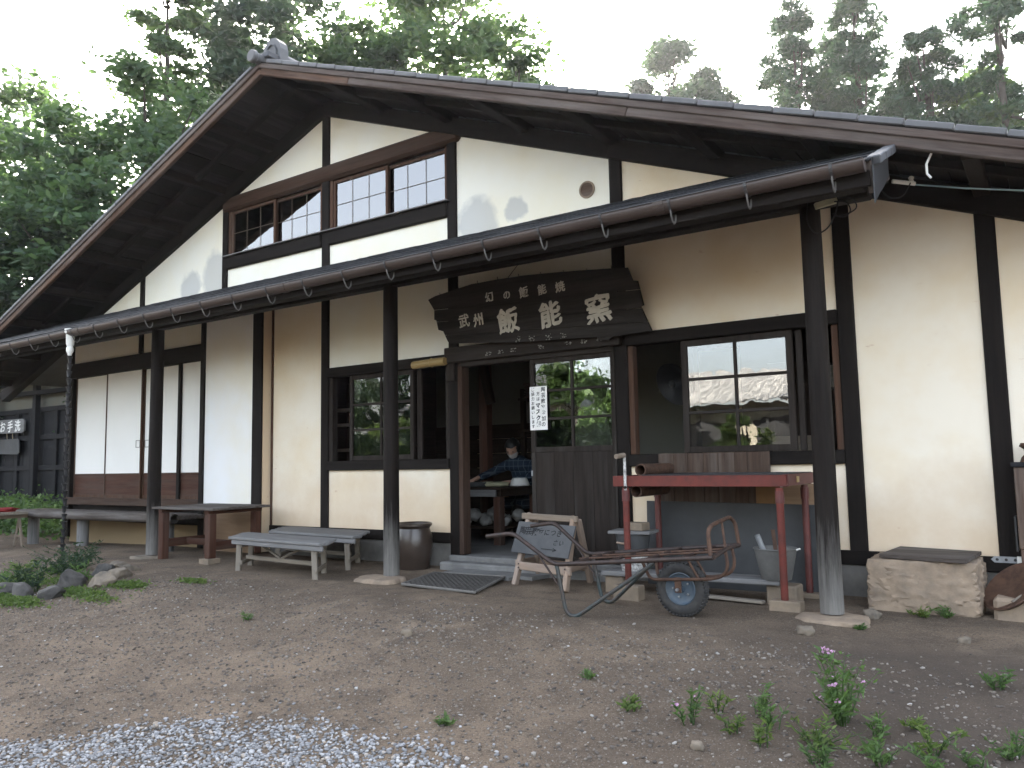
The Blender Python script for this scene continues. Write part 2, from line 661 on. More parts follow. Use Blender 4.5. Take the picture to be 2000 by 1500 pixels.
def beam(name, p0, p1, w, h, mat, parent=None, up=(0, 0, 1), ch=.006):
    """A straight timber: local X runs along the grain, w is across, h along up."""
    W, L = frame(p0, p1, up)
    key = (round(L, 3), round(w, 3), round(h, 3), mat, ch)
    me = BC.get(key)
    if me is None:
        v, f = cbox(0, L, -w / 2, w / 2, -h / 2, h / 2, ch)
        me = bpy.data.meshes.new(name)
        me.from_pydata(v, [], f)
        bm = bmesh.new(); bm.from_mesh(me)
        bmesh.ops.recalc_face_normals(bm, faces=bm.faces)
        bm.to_mesh(me); bm.free()
        me.materials.append(M(mat))
        BC[key] = me
    return link(name, me, parent, W)


def bx(name, x0, x1, y0, y1, z0, z1, mat, parent=None, ch=.004):
    """A box whose grain runs along its longest side."""
    d = (x1 - x0, y1 - y0, z1 - z0)
    cx, cy, cz = (x0 + x1) / 2, (y0 + y1) / 2, (z0 + z1) / 2
    if d[0] >= d[1] and d[0] >= d[2]:
        return beam(name, (x0, cy, cz), (x1, cy, cz), d[1], d[2], mat, parent, (0, 0, 1), ch)
    if d[2] >= d[1]:
        return beam(name, (cx, cy, z0), (cx, cy, z1), d[0], d[1], mat, parent, (0, -1, 0), ch)
    return beam(name, (cx, y0, cz), (cx, y1, cz), d[0], d[2], mat, parent, (0, 0, 1), ch)


def npmesh(name, V, F, mat, parent=None, W=None, rnd=None, smooth=False):
    me = bpy.data.meshes.new(name)
    V = np.asarray(V, np.float32)
    F = np.asarray(F, np.int32)
    nf, k = F.shape
    me.vertices.add(len(V))
    me.vertices.foreach_set('co', V.ravel())
    me.loops.add(nf * k)
    me.loops.foreach_set('vertex_index', F.ravel())
    me.polygons.add(nf)
    me.polygons.foreach_set('loop_start', np.arange(nf, dtype=np.int32) * k)
    me.update(calc_edges=True)
    if rnd is not None:
        at = me.attributes.new('rnd', 'FLOAT', 'FACE')
        at.data.foreach_set('value', np.asarray(rnd, np.float32))
    me.materials.append(M(mat))
    if smooth:
        me.shade_smooth()
    return link(name, me, parent, W)


ICO = {}


def ico(sub):
    if sub not in ICO:
        bm = bmesh.new()
        bmesh.ops.create_icosphere(bm, subdivisions=sub, radius=1)
        bm.verts.ensure_lookup_table()
        V = np.array([v.co[:] for v in bm.verts])
        F = np.array([[v.index for v in f.verts] for f in bm.faces])
        bm.free()
        ICO[sub] = (V, F)
    return ICO[sub]


def rock(name, c, s, mat, parent=None, seed=0, sub=4, rough=.22, flat=None, sq=0, rz=0, sharp=False):
    V, F = ico(sub)
    out = []
    of = Vector((seed * 7.3, seed * 3.1, seed * 1.7))
    cr, sr = math.cos(rz), math.sin(rz)
    rp = random.Random(seed)
    planes = [(Vector((rp.gauss(0, 1), rp.gauss(0, 1), rp.gauss(.2, .8))).normalized(), rp.uniform(.55, .8)) for _ in range(9)]
    if sharp:
        rough *= .35
    for q in V:
        v = Vector(q)
        if sq:
            m = max(abs(v.x), abs(v.y), abs(v.z))
            v = v.lerp(v / m, sq)
        d = 1 + rough * mnoise.noise(v * 1.3 + of) + rough * .5 * mnoise.noise(v * 3.1 + of) + rough * .22 * mnoise.noise(v * 7 + of) + rough * .1 * mnoise.noise(v * 15 + of)
        if sharp:                      # split faces: cut by a few random planes
            for n_, o_ in planes:
                e_ = v.dot(n_) - o_
                if e_ > 0:
                    v = v - n_ * e_ * .92
        v = v * d
        if flat is not None and v.z > flat:
            v.z = flat + (v.z - flat) * .12
        x, y, z = v.x * s[0], v.y * s[1], v.z * s[2]
        out.append((c[0] + x * cr - y * sr, c[1] + x * sr + y * cr, c[2] + z))
    W = None
    if parent is not None:
        W = WM[parent.name]
        iv = W.inverted()
        out = [(iv @ Vector(q))[:] for q in out]
    else:
        W = Matrix.Translation(c)
        out = [(q[0] - c[0], q[1] - c[1], q[2] - c[2]) for q in out]
    return npmesh(name, out, F, mat, parent, W, smooth=True)


def text(name, body, size, mat, W, parent, extr=.0015, bold=0.0, jit=0, seed=0):
    cu = bpy.data.curves.new(name, 'FONT')
    cu.body = body
    cu.size = size
    cu.extrude = extr
    cu.offset = bold
    cu.align_x = 'CENTER'
    cu.align_y = 'CENTER'
    to = bpy.data.objects.new(name, cu)
    COL.objects.link(to)
    bpy.context.view_layer.update()
    me = bpy.data.meshes.new_from_object(to.evaluated_get(bpy.context.evaluated_depsgraph_get()))
    bpy.data.objects.remove(to)
    bpy.data.curves.remove(cu)
    # centre on the ink and let the strokes wander a little like brush writing
    n = len(me.vertices)
    co = np.empty(n * 3, np.float32)
    me.vertices.foreach_get('co', co)
    co = co.reshape(-1, 3)
    c = (co.max(0) + co.min(0)) / 2
    co[:, :2] -= c[:2]
    if jit:
        for i in range(n):
            p = Vector((co[i, 0] / size * 6, co[i, 1] / size * 6, seed * 5.0))
            co[i, 0] += jit * size * mnoise.noise(p)
            co[i, 1] += jit * size * mnoise.noise(p + Vector((9, 4, 2)))
            co[i, 1] += co[i, 0] * .10
    me.vertices.foreach_set('co', co.ravel())
    me.materials.clear()
    me.materials.append(M(mat))
    me.name = name
    return link(name, me, parent, W)


# ---------------------------------------------------------------- ground
def gh(x, y):
    s = max(0.0, -1.8 - y)
    z = -.07 - .115 * s * s / (s + .5)
    if x < -7:
        z += .045 * (-7 - x)
    if x < -3 and y < .5:
        z -= .02 * min(3, -3 - x)
    d = min(1.0, max(0.0, (.2 - y) / 1.0))
    z += d * (.018 * mnoise.noise((x * .9, y * .9, 1)) + .010 * mnoise.noise((x * 2.7, y * 2.7, 4)) + .004 * mnoise.noise((x * 8, y * 8, 2)))
    return min(z, 6.0) if y > -30 else max(z, -1.2)


def axis(lo, hi, step, far, g=1.35):
    a = list(np.arange(lo, hi + 1e-6, step))
    s = step
    while a[-1] < far:
        s *= g
        a.append(a[-1] + s)
    s = step
    while a[0] > -far:
        s *= g
        a.insert(0, a[0] - s)
    return a


gx, gy = axis(-6.5, 8.0, .07, 220), axis(-6.5, .6, .07, 220)
V = [(x, y, gh(max(x, -60), max(min(y, 30), -40))) for y in gy for x in gx]
nx = len(gx)
F = [(j * nx + i, j * nx + i + 1, (j + 1) * nx + i + 1, (j + 1) * nx + i) for j in range(len(gy) - 1) for i in range(nx - 1)]
g = npmesh('ground', V, F, 'dirt', smooth=True)
g['kind'] = 'structure'

# ---------------------------------------------------------------- the house
H = thing('pottery_house', 'timber framed plaster pottery workshop with wide gable and lean-to roof', 'house')
SL = .376


def rake(x, base=4.91):
    return base - SL * abs(x)


PW = .12
# wall posts (front face 20 mm proud of the plaster)
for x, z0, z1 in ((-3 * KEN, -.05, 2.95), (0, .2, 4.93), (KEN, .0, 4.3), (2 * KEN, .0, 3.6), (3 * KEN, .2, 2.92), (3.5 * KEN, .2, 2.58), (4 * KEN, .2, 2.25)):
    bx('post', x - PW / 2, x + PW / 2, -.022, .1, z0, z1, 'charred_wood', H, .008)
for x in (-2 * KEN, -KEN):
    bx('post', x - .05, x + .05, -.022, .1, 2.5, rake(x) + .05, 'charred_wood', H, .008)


def panel(poly, mat, name='plaster_panel', y=0.0, t=.09):
    return MB().prism([(x, y, z) for x, z in poly], (0, t, 0)).build(name, mat, H)


def rect(x0, x1, z0, z1):
    return [(x0, z0), (x1, z0), (x1, z1), (x0, z1)]


hp = PW / 2 - .004
G, P = 'plaster_gable', 'plaster_wall'
k = KEN
# gable panels
panel([(-5.4, 2.5), (-2 * k - hp + .01, 2.5), (-2 * k - hp + .01, rake(2 * k) + .06), (-5.4, rake(5.4) + .06)], G)
panel([(-2 * k + hp - .01, 2.5), (-k - hp, 2.5), (-k - hp, rake(k) + .06), (-2 * k + hp - .01, rake(2 * k) + .06)], G)
panel([(-1.75, 4.2), (-hp, 4.2), (-hp, 4.96), (-1.75, rake(1.75) + .06)], G)
panel([(hp, 4.2), (1.75, 4.2), (1.75, rake(1.75) + .06), (hp, 4.96)], G)
panel([(k + hp, 2.06), (2 * k - hp, 2.06), (2 * k - hp, rake(2 * k) + .06), (k + hp, rake(k) + .06)], G)
panel([(2 * k + hp, 1.97), (3 * k - hp, 1.97), (3 * k - hp, rake(3 * k) + .06), (2 * k + hp, rake(2 * k) + .06)], P)
panel(rect(-k + .04, -hp, 3.1, 3.42), G)
panel(rect(hp, k - hp, 1.97, 3.42), G)
# lower panels
panel(rect(-.9, -hp, .1, 3.1), P)
panel(rect(hp, k - hp, .22, .88), P)
panel(rect(2 * k + hp, 3 * k - hp, .22, .88), P)
panel([(3 * k + hp, .22), (3.5 * k - hp, .22), (3.5 * k - hp, rake(3.5 * k) + .06), (3 * k + hp, rake(3 * k) + .06)], P)
panel([(3.5 * k + hp, .22), (4 * k - hp, .22), (4 * k - hp, rake(4 * k) + .06), (3.5 * k + hp, rake(3.5 * k) + .06)], P)
# rake beams, gable tie beam, window sill beam
for sx in (-1, 1):
    for a, b in (((0, 4.91 + .085), (3.6, rake(3.6) + .085)), ((3.6, rake(3.6) + .085), (7.6, rake(7.6) + .085))):
        beam('rake_beam', (sx * a[0], .01, a[1]), (sx * b[0], .01, b[1]), .13, .17, 'charred_wood', H)
beam('tie_beam', (-1.86, .012, 4.21), (1.93, .012, 4.23), .12, .19, 'brown_wood', H, ch=.03)
for a, b in ((-1.768, -.06), (.06, 1.768)):
    beam('sill_beam', (a, .02, 3.455), (b, .02, 3.455), .12, .15, 'charred_wood', H, ch=.012)
beam('sill_ledge', (-1.8, -.035, 3.54), (1.8, -.035, 3.54), .08, .014, 'grey_wood', H, ch=.003)
# lower rails
beam('sill_beam', (hp, .01, .915), (k - hp, .01, .915), .1, .10, 'charred_wood', H)
beam('sill_beam', (2 * k + hp, .01, .915), (3 * k - hp, .01, .915), .1, .10, 'charred_wood', H)
beam('lintel', (hp, .01, 1.935), (k - hp, .01, 1.935), .11, .105, 'charred_wood', H)
beam('lintel', (2 * k + hp, .01, 1.935), (3 * k - hp, .01, 1.935), .11, .105, 'charred_wood', H)
for a, b in ((-.9, k - hp), (2 * k + hp, 7.4)):
    beam('ground_beam', (a, .03, .2), (b, .03, .2), .12, .1, 'charred_wood', H)
    bx('foundation', a, b, -.012, .12, -.2, .15, 'foundation_concrete', H, .004)
bx('batten', -.905, -.875, -.014, .05, .12, 3.05, 'sash_wood', H, .003)
# round vent in the gable
vp = Vector((3.35, -.012, 3.33))
MB().lathe([(.062, 0), (.078, 0), (.078, .03), (.062, .03)], vp, 28, (0, 1, 0), True).build('vent_ring', 'sandstone', H, smooth=True)
MB().lathe([(.063, 0), (.0, .001)], vp + Vector((0, .006, 0)), 28, (0, -1, 0)).build('vent_plug', 'plank_brown', H)


# --- sashes
def sash(X0, X1, Z0, Z1, y, cols, rows, mat, st=.045, mu=.02, name='sash_window', rail=None, glassname='glass', back=0, parent=H, t=.032):
    mmat = 'plank_pale' if back else mat
    rb = rail or st
    b = MB()
    b.box(X0, X0 + st, y, y + t, Z0, Z1, .003)
    b.box(X1 - st, X1, y, y + t, Z0, Z1, .003)
    b.box(X0 + st, X1 - st, y + .001, y + t - .001, Z0, Z0 + rb, .003)
    b.box(X0 + st, X1 - st, y + .001, y + t - .001, Z1 - st, Z1, .003)
    Wf = Matrix(((0, 0, 1, (X0 + X1) / 2), (0, -1, 0, y), (1, 0, 0, (Z0 + Z1) / 2), (0, 0, 0, 1)))
    w = b.build(name, mat, parent, Wf)
    xi, zi = (X0 + st, X1 - st), (Z0 + rb, Z1 - st)
    cw, rh = (xi[1] - xi[0]) / cols, (zi[1] - zi[0]) / rows
    yb = y + t * .5 + back
    dm = .0025 if back else t * .35
    for i in range(1, cols):
        bx('muntin', xi[0] + i * cw - mu / 2, xi[0] + i * cw + mu / 2, yb - dm * 1.1, yb + dm, zi[0], zi[1], mmat, w, .002)
    for j in range(1, rows):
        bx('muntin', xi[0], xi[1], yb - dm, yb + dm * .9, zi[0] + j * rh - mu / 2, zi[0] + j * rh + mu / 2, mmat, w, .002)
    for i in range(cols):
        for j in range(rows):
            if back:
                if i or j:
                    continue
                a, b2, c, d = xi[0], xi[1], zi[0], zi[1]
            else:
                a, b2 = xi[0] + i * cw, xi[0] + (i + 1) * cw
                c, d = zi[0] + j * rh, zi[0] + (j + 1) * rh
            MB().prism([(a, y + t * .5, c), (b2, y + t * .5, c), (b2, y + t * .5, d), (a, y + t * .5, d)], (0, .003, 0)).build('pane', glassname, w, WM[w.name])
    return w


# gable windows: frame + two sashes per bay
for a, b in ((-1.755, -.063), (.063, 1.755)):
    bx('window_jamb', a, a + .05, -.01, .07, 3.53, 4.12, 'sash_wood', H)
    bx('window_jamb', b - .03, b, -.01, .07, 3.53, 4.12, 'sash_wood', H)
    mid = (a + b) / 2
    sash(a + .05, mid + .03, 3.545, 4.115, .0, 3, 2, 'sash_wood', .035, .0045, back=-.006, glassname='gable_glass')
    sash(mid - .02, b - .03, 3.545, 4.115, .036, 3, 2, 'sash_wood', .035, .0045, back=-.006, glassname='gable_glass')
MB().box(-1.78, 1.78, .5, .53, 3.3, 4.5, 0).build('window_screen', 'paper', H)

# left shop window
for x in (.085, 1.735):
    bx('window_jamb', x - .028, x + .028, -.005, .075, .965, 1.883, 'door_wood', H, .004)
sash(.37, 1.28, .967, 1.88, .0, 2, 3, 'door_wood', .045, .022, rail=.05)
bx('sash_edge', 1.30, 1.36, .035, .066, .967, 1.88, 'door_wood', H, .003)
# right shop window
for x in (3.72, 5.37):
    bx('window_jamb', x - .025, x + .025, -.005, .075, .965, 1.883, 'sash_wood', H, .004)
sash(4.17, 5.06, .967, 1.88, .0, 2, 3, 'door_wood', .05, .024, rail=.05)
bx('sash_edge', 5.075, 5.12, .035, .066, .967, 1.88, 'door_wood', H, .003)

# --- doorway
bx('door_jamb', k + PW / 2, k + PW / 2 + .05, -.03, .09, .05, 1.9, 'brown_wood', H, .005)
bx('door_jamb', 2 * k - PW / 2 - .02, 2 * k - PW / 2, -.03, .09, .05, 1.9, 'door_wood', H, .004)
beam('door_head', (k - .07, -.045, 1.97), (2 * k + .02, -.045, 1.97), .07, .15, 'door_wood', H, ch=.008)
beam('door_track', (k + .06, .02, 1.875), (2 * k - .06, .02, 1.875), .1, .05, 'door_wood', H)
bx('post_cap', k - .075, k + .03, -.05, -.024, 1.72, 1.9, 'door_wood', H, .004)
bx('threshold', k - .05, 2 * k + .05, -.06, .14, -.06, .045, 'concrete', H, .012)
bx('threshold_stone', k - .04, 2 * k, -.22, -.06, -.12, .0, 'concrete', H, .015)
d = sash(2.70, 3.57, 1.0, 1.855, -.005, 2, 3, 'door_wood', .045, .022, name='sliding_door', rail=.05, t=.036)
for i in range(4):
    a = 2.745 + i * .195
    bx('door_board', a + .001, a + .194, .0, .022, .09, 1.0, 'door_wood', d, .002)
for a, b in ((2.70, 2.745), (3.525, 3.57)):
    bx('stile', a, b, -.005, .031, .05, 1.0, 'door_wood', d, .003)
bx('kick_rail', 2.745, 3.525, -.004, .03, .05, .09, 'door_wood', d, .003)
MB().box(2.70, 2.715, -.012, -.004, .79, .84, .001).build('door_pull', 'galvanised', d)

# --- left bay: paper doors over brown boards
beam('lintel', (-5.4, .0, 2.38), (-2.0, .0, 2.38), .12, .21, 'charred_wood', H)
beam('door_sill', (-5.46, .02, .475), (-2.0, .02, .475), .16, .10, 'brown_wood', H)
xs = (-5.38, -4.49, -3.59, -2.70, -2.06)
for i in range(4):
    a, b = xs[i], xs[i + 1]
    y = .0 if i % 2 else .035
    f = MB()
    f.box(a, a + .022, y - .006, y + .024, .52, 2.28, .002)
    f.box(b - .022, b, y - .006, y + .024, .52, 2.28, .002)
    f.box(a + .022, b - .022, y - .005, y + .023, .845, .865, .002)
    f.box(a + .022, b - .022, y - .005, y + .023, .52, .57, .002)
    Wf = Matrix(((0, 0, 1, a), (0, -1, 0, y), (1, 0, 0, .5), (0, 0, 0, 1)))
    dd = f.build('paper_door', 'sash_wood', H, Wf)
    bx('paper_face', a + .01, b - .01, y + .004, y + .02, .85, 2.275, 'door_paper', dd, .001)
    bx('skirting_board', a + .01, b - .01, y + .006, y + .02, .55, .85, 'redbrown_wood', dd, .002)
    if i in (1, 2):
        hx = (b - .13) if i == 1 else (a + .03)
        q = MB()
        for (e0, e1, f0, f1) in ((hx, hx + .1, 1.21, 1.218), (hx, hx + .1, 1.302, 1.31), (hx, hx + .008, 1.218, 1.302), (hx + .092, hx + .1, 1.218, 1.302)):
            q.box(e0, e1, y - .0015, y + .005, f0, f1, 0)
        q.build('finger_pull', 'letter_faded', dd, WM[dd.name])
bx('post', -2.73, -2.67, -.03, .0, .5, 2.28, 'charred_wood', H, .004)
bx('plinth', -5.42, -1.9, .015, .1, -.25, .2, 'plaster_low', H, .004)
bx('dark_gap_fill', -5.42, -1.9, .04, .1, .2, .425, 'charred_wood', H, .004)  # dark board standing in for the shaded gap under the door sill
bx('vent_frame', -3.3, -3.06, -.0, .02, .06, .17, 'plank_brown', H, .003)
bx('vent_hole', -3.24, -3.09, -.004, .006, .075, .15, 'black_metal', H, .001)
# shutter box
bx('shutter_post', -2.07, -1.985, -.16, .05, -.05, 3.02, 'charred_wood', H, .006)
bx('shutter_post', -1.075, -.905, -.15, -.125, -.05, 3.02, 'charred_wood', H, .005)
bx('shutter_box_face', -1.985, -1.075, -.14, -.11, .44, 3.0, 'plaster_white', H, .003)
bx('shutter_box_foot', -1.985, -1.075, -.13, -.1, -.1, .43, 'plywood', H, .003)
bx('shutter_box_side', -.945, -.91, -.125, .01, -.05, 3.02, 'plaster_wall', H, .003)

# --- main roof: soffit boards, purlins, rafter, barge boards, verge tiles
OV = .91
for sx in (-1, 1):
    nb = 46
    for i in range(nb):
        a, b = i * .163, (i + 1) * .163
        za, zb = 5.125 - SL * a, 5.125 - SL * b
        j = random.uniform(-.004, .004)
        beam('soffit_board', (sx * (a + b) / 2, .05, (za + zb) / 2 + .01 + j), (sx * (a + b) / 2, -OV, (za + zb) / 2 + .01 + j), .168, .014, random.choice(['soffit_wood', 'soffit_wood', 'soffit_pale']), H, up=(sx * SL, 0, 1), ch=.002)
    for i in range(0 if sx > 0 else 1, 9):
        x = sx * i * .909
        z = 5.075 - SL * abs(x)
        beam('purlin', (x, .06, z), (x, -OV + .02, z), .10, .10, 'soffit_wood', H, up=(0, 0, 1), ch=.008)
    for y in (-.45,):
        beam('rafter', (0, y, 5.095), (sx * 7.5, y, 5.095 - SL * 7.5), .07, .055, 'soffit_wood', H)
    # barge boards
    for a, b, mt in ((0, 1.3, 'barge_wood'), (1.3, 4.2, 'barge_dark'), (4.2, 7.6, 'barge_dark')) if sx > 0 else ((0, 3.9, 'barge_wood'), (3.9, 7.6, 'barge_wood')):
        beam('barge_board', (sx * a, -OV - .0, 5.068 - SL * a), (sx * b, -OV - .0, 5.068 - SL * b), .05, .075, mt, H, ch=.008)
    beam('barge_board', (0, -OV - .014, 5.128), (sx * 7.6, -OV - .014, 5.128 - SL * 7.6), .055, .052, 'barge_dark', H, ch=.006)
    beam('verge_batten', (0, -OV - .01, 5.158), (sx * 7.6, -OV - .01, 5.158 - SL * 7.6), .06, .014, 'charred_wood', H, ch=.003)
    st = .2575
    n = int(7.5 / st)
    for i in range(n):
        a, b = .12 + i * st, .12 + (i + 1) * st - .006
        z = 5.186
        lift = .004
        beam('verge_tile', (sx * a, -OV - .005, z - SL * a - lift), (sx * b, -OV - .005, z - SL * b + lift * .3), .09, .042, 'tile_grey', H, ch=.006)
    # the roof body behind, in courses
    for i in range(n):
        a, b = i * st, (i + 1) * st + .03
        beam('roof_course', (sx * (a + b) / 2, -OV + .02, 5.185 - SL * (a + b) / 2), (sx * (a + b) / 2, 8.5, 5.185 - SL * (a + b) / 2), .29, .02, 'tile_dark', H, up=(sx * (SL + .05), 0, 1), ch=.004)
# ridge: stacked tiles, end ornament, round cap
MB().tube([(0, -.72, 5.30), (0, 8.5, 5.30)], .075, 14).build('ridge_roll', 'tile_grey', H, smooth=True)
bx('ridge_tile', -.12, .12, -OV - .02, 8.5, 5.2, 5.27, 'tile_dark', H, .01)
arch = [(-.14, 0), (.14, 0), (.14, .13), (.12, .2), (.06, .26), (0, .275), (-.06, .26), (-.12, .2), (-.14, .13)]
YO = -.79
MB().prism([(x, YO, 5.22 + z) for x, z in arch], (0, .11, 0)).build('ridge_ornament', 'tile_grey', H)
inn = [(-.085, .02), (.085, .02), (.085, .12), (.05, .18), (0, .2), (-.05, .18), (-.085, .12)]
rim = MB()
for i in range(1, len(inn)):
    a, b = inn[i], inn[(i + 1) % len(inn)]
    rim.bar((a[0], YO - .006, 5.22 + a[1]), (b[0], YO - .006, 5.22 + b[1]), .016, .02, (0, -1, 0), .003)
rim.build('ornament_arch', 'tile_dark', H)
MB().lathe([(0, 0), (.055, .0), (.066, .01), (.068, .05), (.06, .06)], (0, -1.06, 5.19), 24, (0, 1, 0)).build('ridge_cap', 'tile_grey', H, smooth=True)
MB().tube([(0, -1.02, 5.19), (0, -.8, 5.19)], .058, 14).build('ridge_end_roll', 'tile_grey', H, smooth=True)
# end, back and floor closing the volume
bx('side_wall', -5.5, -5.4, .1, 8, -.1, 3.1, 'plaster_wall', H)
bx('side_wall', 7.27, 7.37, .1, 8, -.1, 2.5, 'plaster_wall', H)
bx('rear_wall', -5.4, 7.27, 7.9, 8, -.1, 3.0, 'plaster_wall', H)
panel([(-5.4, 3.0), (7.27, 3.0), (0, 5.1)], 'plaster_wall', 'rear_gable', 7.9)

# --- lean-to roof
LX0, LX1 = -6.9, 5.94


def lz(y):
    return 3.16 + .42 * y


LN = Vector((0, -.42, 1)).normalized()
ys = [.0, -.32, -.62, -.92, -1.22, -1.53]
rng = np.random.default_rng(3)
for i in range(5):
    y0, y1 = ys[i] , ys[i + 1] - .04
    nxs = 150
    Vv, Ff = [], []
    rowsn = 7
    for j in range(rowsn):
        t = j / (rowsn - 1)
        y = y0 + (y1 - y0) * t
        for q in range(nxs):
            x = LX0 + (LX1 - LX0) * q / (nxs - 1)
            nz = .006 * mnoise.noise((x * 3, y * 9, i)) + .005 * mnoise.noise((x * 11, y * 30, i))
            Vv.append((x, y + .01 * mnoise.noise((x * 2, i, 0)) * t, lz(y) + .004 * (4 - i) * 0 + .012 * t + nz + .002 * i))
    m0 = len(Vv)
    Vv += [(x, y, z - .012) for (x, y, z) in Vv]
    for j in range(rowsn - 1):
        for q in range(nxs - 1):
            a = j * nxs + q
            Ff.append((a, a + 1, a + nxs + 1, a + nxs))
            Ff.append((m0 + a, m0 + a + nxs, m0 + a + nxs + 1, m0 + a + 1))
    for q in range(nxs - 1):
        a = (rowsn - 1) * nxs + q
        Ff.append((a, a + 1, m0 + a + 1, m0 + a))
    for j in range(rowsn - 1):
        a = j * nxs + nxs - 1
        Ff.append((a, a + nxs, m0 + a + nxs, m0 + a))
    npmesh('lean_to_course', Vv, Ff, 'tin_dark', H, smooth=True)
for i in range(9):
    y = -.06 - i * .168
    beam('lean_to_board', (LX0, y, lz(y) - .035), (LX1 - .02, y, lz(y) - .035), .166, .014, 'soffit_wood', H, up=LN, ch=.002)
n = 29
for i in range(n):
    x = LX0 + .12 + i * .4545
    if x > LX1 - .05:
        break
    beam('lean_to_rafter', (x, -.0, lz(0) - .075), (x, -1.5, lz(-1.5) - .075), .05, .065, 'soffit_wood', H, up=LN)
beam('eave_fascia', (LX0, -1.505, lz(-1.5) - .085), (LX1 - .02, -1.505, lz(-1.5) - .085), .022, .11, 'charred_wood', H, ch=.003)
beam('eave_board', (LX0, -1.46, lz(-1.46) - .15), (LX1 - .06, -1.46, lz(-1.46) - .15), .09, .02, 'charred_wood', H, ch=.003)
beam('lean_to_beam', (LX0 + .2, -.91, 2.565), (LX1 - .12, -.91, 2.565), .11, .13, 'charred_wood', H, ch=.01)
beam('wall_plate', (LX0 + 1.45, -.03, 2.98), (LX1 - .1, -.03, 2.98), .05, .1, 'charred_wood', H)
# right verge: board wrapped in tin, three short verge tiles
beam('verge_board', (LX1 - .025, -1.5, lz(-1.5) - .09), (LX1 - .025, -.93, lz(-.93) - .09), .03, .18, 'barge_dark', H, up=LN)
fl = MB()
fl.prism([(LX1 - .004, -1.53, lz(-1.53) - .02), (LX1 - .004, -.98, lz(-.98) - .03), (LX1 - .004, -1.0, lz(-1.0) - .15), (LX1 - .004, -1.2, lz(-1.2) - .19), (LX1 - .004, -1.36, lz(-1.36) - .205), (LX1 - .004, -1.53, lz(-1.53) - .235)], (.004, 0, 0))
fl.build('verge_flashing', 'tin_grey', H)
for i in range(3):
    y = -1.50 + i * .20
    beam('verge_tile', (LX1 + .0, y, lz(y) + .0), (LX1 + .0, y + .19, lz(y + .19) + .005), .075, .05, 'tile_dark', H, up=LN)
# lean-to posts: rounded logs
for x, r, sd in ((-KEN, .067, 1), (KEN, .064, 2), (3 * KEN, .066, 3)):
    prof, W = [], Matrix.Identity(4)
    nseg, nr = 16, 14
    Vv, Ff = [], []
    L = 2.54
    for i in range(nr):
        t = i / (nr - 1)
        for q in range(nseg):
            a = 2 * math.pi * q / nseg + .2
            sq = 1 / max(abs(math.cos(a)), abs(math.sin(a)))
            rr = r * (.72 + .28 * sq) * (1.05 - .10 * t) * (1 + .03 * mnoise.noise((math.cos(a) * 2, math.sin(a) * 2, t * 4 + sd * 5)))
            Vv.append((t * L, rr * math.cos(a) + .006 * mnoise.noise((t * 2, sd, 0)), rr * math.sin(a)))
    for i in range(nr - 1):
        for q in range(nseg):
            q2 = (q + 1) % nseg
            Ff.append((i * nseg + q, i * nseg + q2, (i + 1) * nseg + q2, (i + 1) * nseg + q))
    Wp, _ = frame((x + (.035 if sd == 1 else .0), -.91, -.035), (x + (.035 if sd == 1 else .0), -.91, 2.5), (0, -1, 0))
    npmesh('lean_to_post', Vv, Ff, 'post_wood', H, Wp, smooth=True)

# --- gutter
GY, GR = -1.575, .056


def gz(x):
    return 2.485 + .0045 * (x - 5.9)


Vv, Ff = [], []
na = 12
gxs = [-6.9, -3, 0, 3, 5.9]
for x in gxs:
    for rr in (GR, GR - .005):
        for q in range(na + 1):
            a = math.pi + math.pi * q / na
            Vv.append((x, GY + rr * math.cos(a), gz(x) + .03 + rr * 1.15 * math.sin(a)))
w = 2 * (na + 1)
for i in range(len(gxs) - 1):
    for q in range(na):
        a = i * w + q
        Ff.append((a, a + 1, a + w + 1, a + w))
        b = a + na + 1
        Ff.append((b, b + w, b + w + 1, b + 1))
    for q in (0, na):
        a = i * w + q
        Ff.append((a, a + w, a + w + na + 1, a + na + 1))
gut = npmesh('gutter', Vv, Ff, 'gutter_brown', H, smooth=True)
MB().tube([(x, GY - GR, gz(x) + .033) for x in gxs], .0045, 8).build('gutter_bead', 'tin_grey', gut, WM[gut.name], smooth=True)
capm = MB()
e = [(5.902, GY + GR * math.cos(math.pi + math.pi * q / na), gz(5.86) + .03 + GR * 1.15 * math.sin(math.pi + math.pi * q / na)) for q in range(na + 1)]
capm.prism(e, (.006, 0, 0))
capm.build('gutter_cap', 'gutter_brown', gut, WM[gut.name])
x = 5.74
while x > -6.8:
    z = gz(x) + .03
    pts = [(x, GY + (GR + .004) * math.cos(math.pi + math.pi * q / 10), z + (GR + .004) * 1.15 * math.sin(math.pi + math.pi * q / 10)) for q in range(0, 8)]
    m = MB()
    for a, b in zip(pts[:-1], pts[1:]):
        m.bar(a, b, .018, .004, (0, 0, 1) if abs(a[2] - b[2]) < abs(a[1] - b[1]) else (0, 1, 0), .0)
    m.build('gutter_strap', 'tin_grey', gut, WM[gut.name])
    zb = z - GR * 1.15
    MB().tube([(x, GY - .03, zb + .012), (x, GY - .02, zb - .02), (x, GY + .005, zb - .06), (x, GY + .03, zb - .07), (x, GY + .052, zb - .045), (x, GY + .06, zb - .01), (x, -1.5, zb + .02)], .0055, 6).build('gutter_hook', 'hook_grey', gut, WM[gut.name], smooth=True)
    x -= .4745
for gxj in (4.72, 1.2, -2.2):
    pts = [(gxj, GY + (GR + .003) * math.cos(math.pi + math.pi * q / 10), gz(gxj) + .03 + (GR + .003) * 1.15 * math.sin(math.pi + math.pi * q / 10)) for q in range(11)]
    m = MB()
    for a, b in zip(pts[:-1], pts[1:]):
        m.bar(a, b, .07, .004, (0, 0, 1) if abs(a[2] - b[2]) < abs(a[1] - b[1]) else (0, 1, 0), .0)
    m.build('gutter_joint', 'gutter_brown', gut, WM[gut.name])

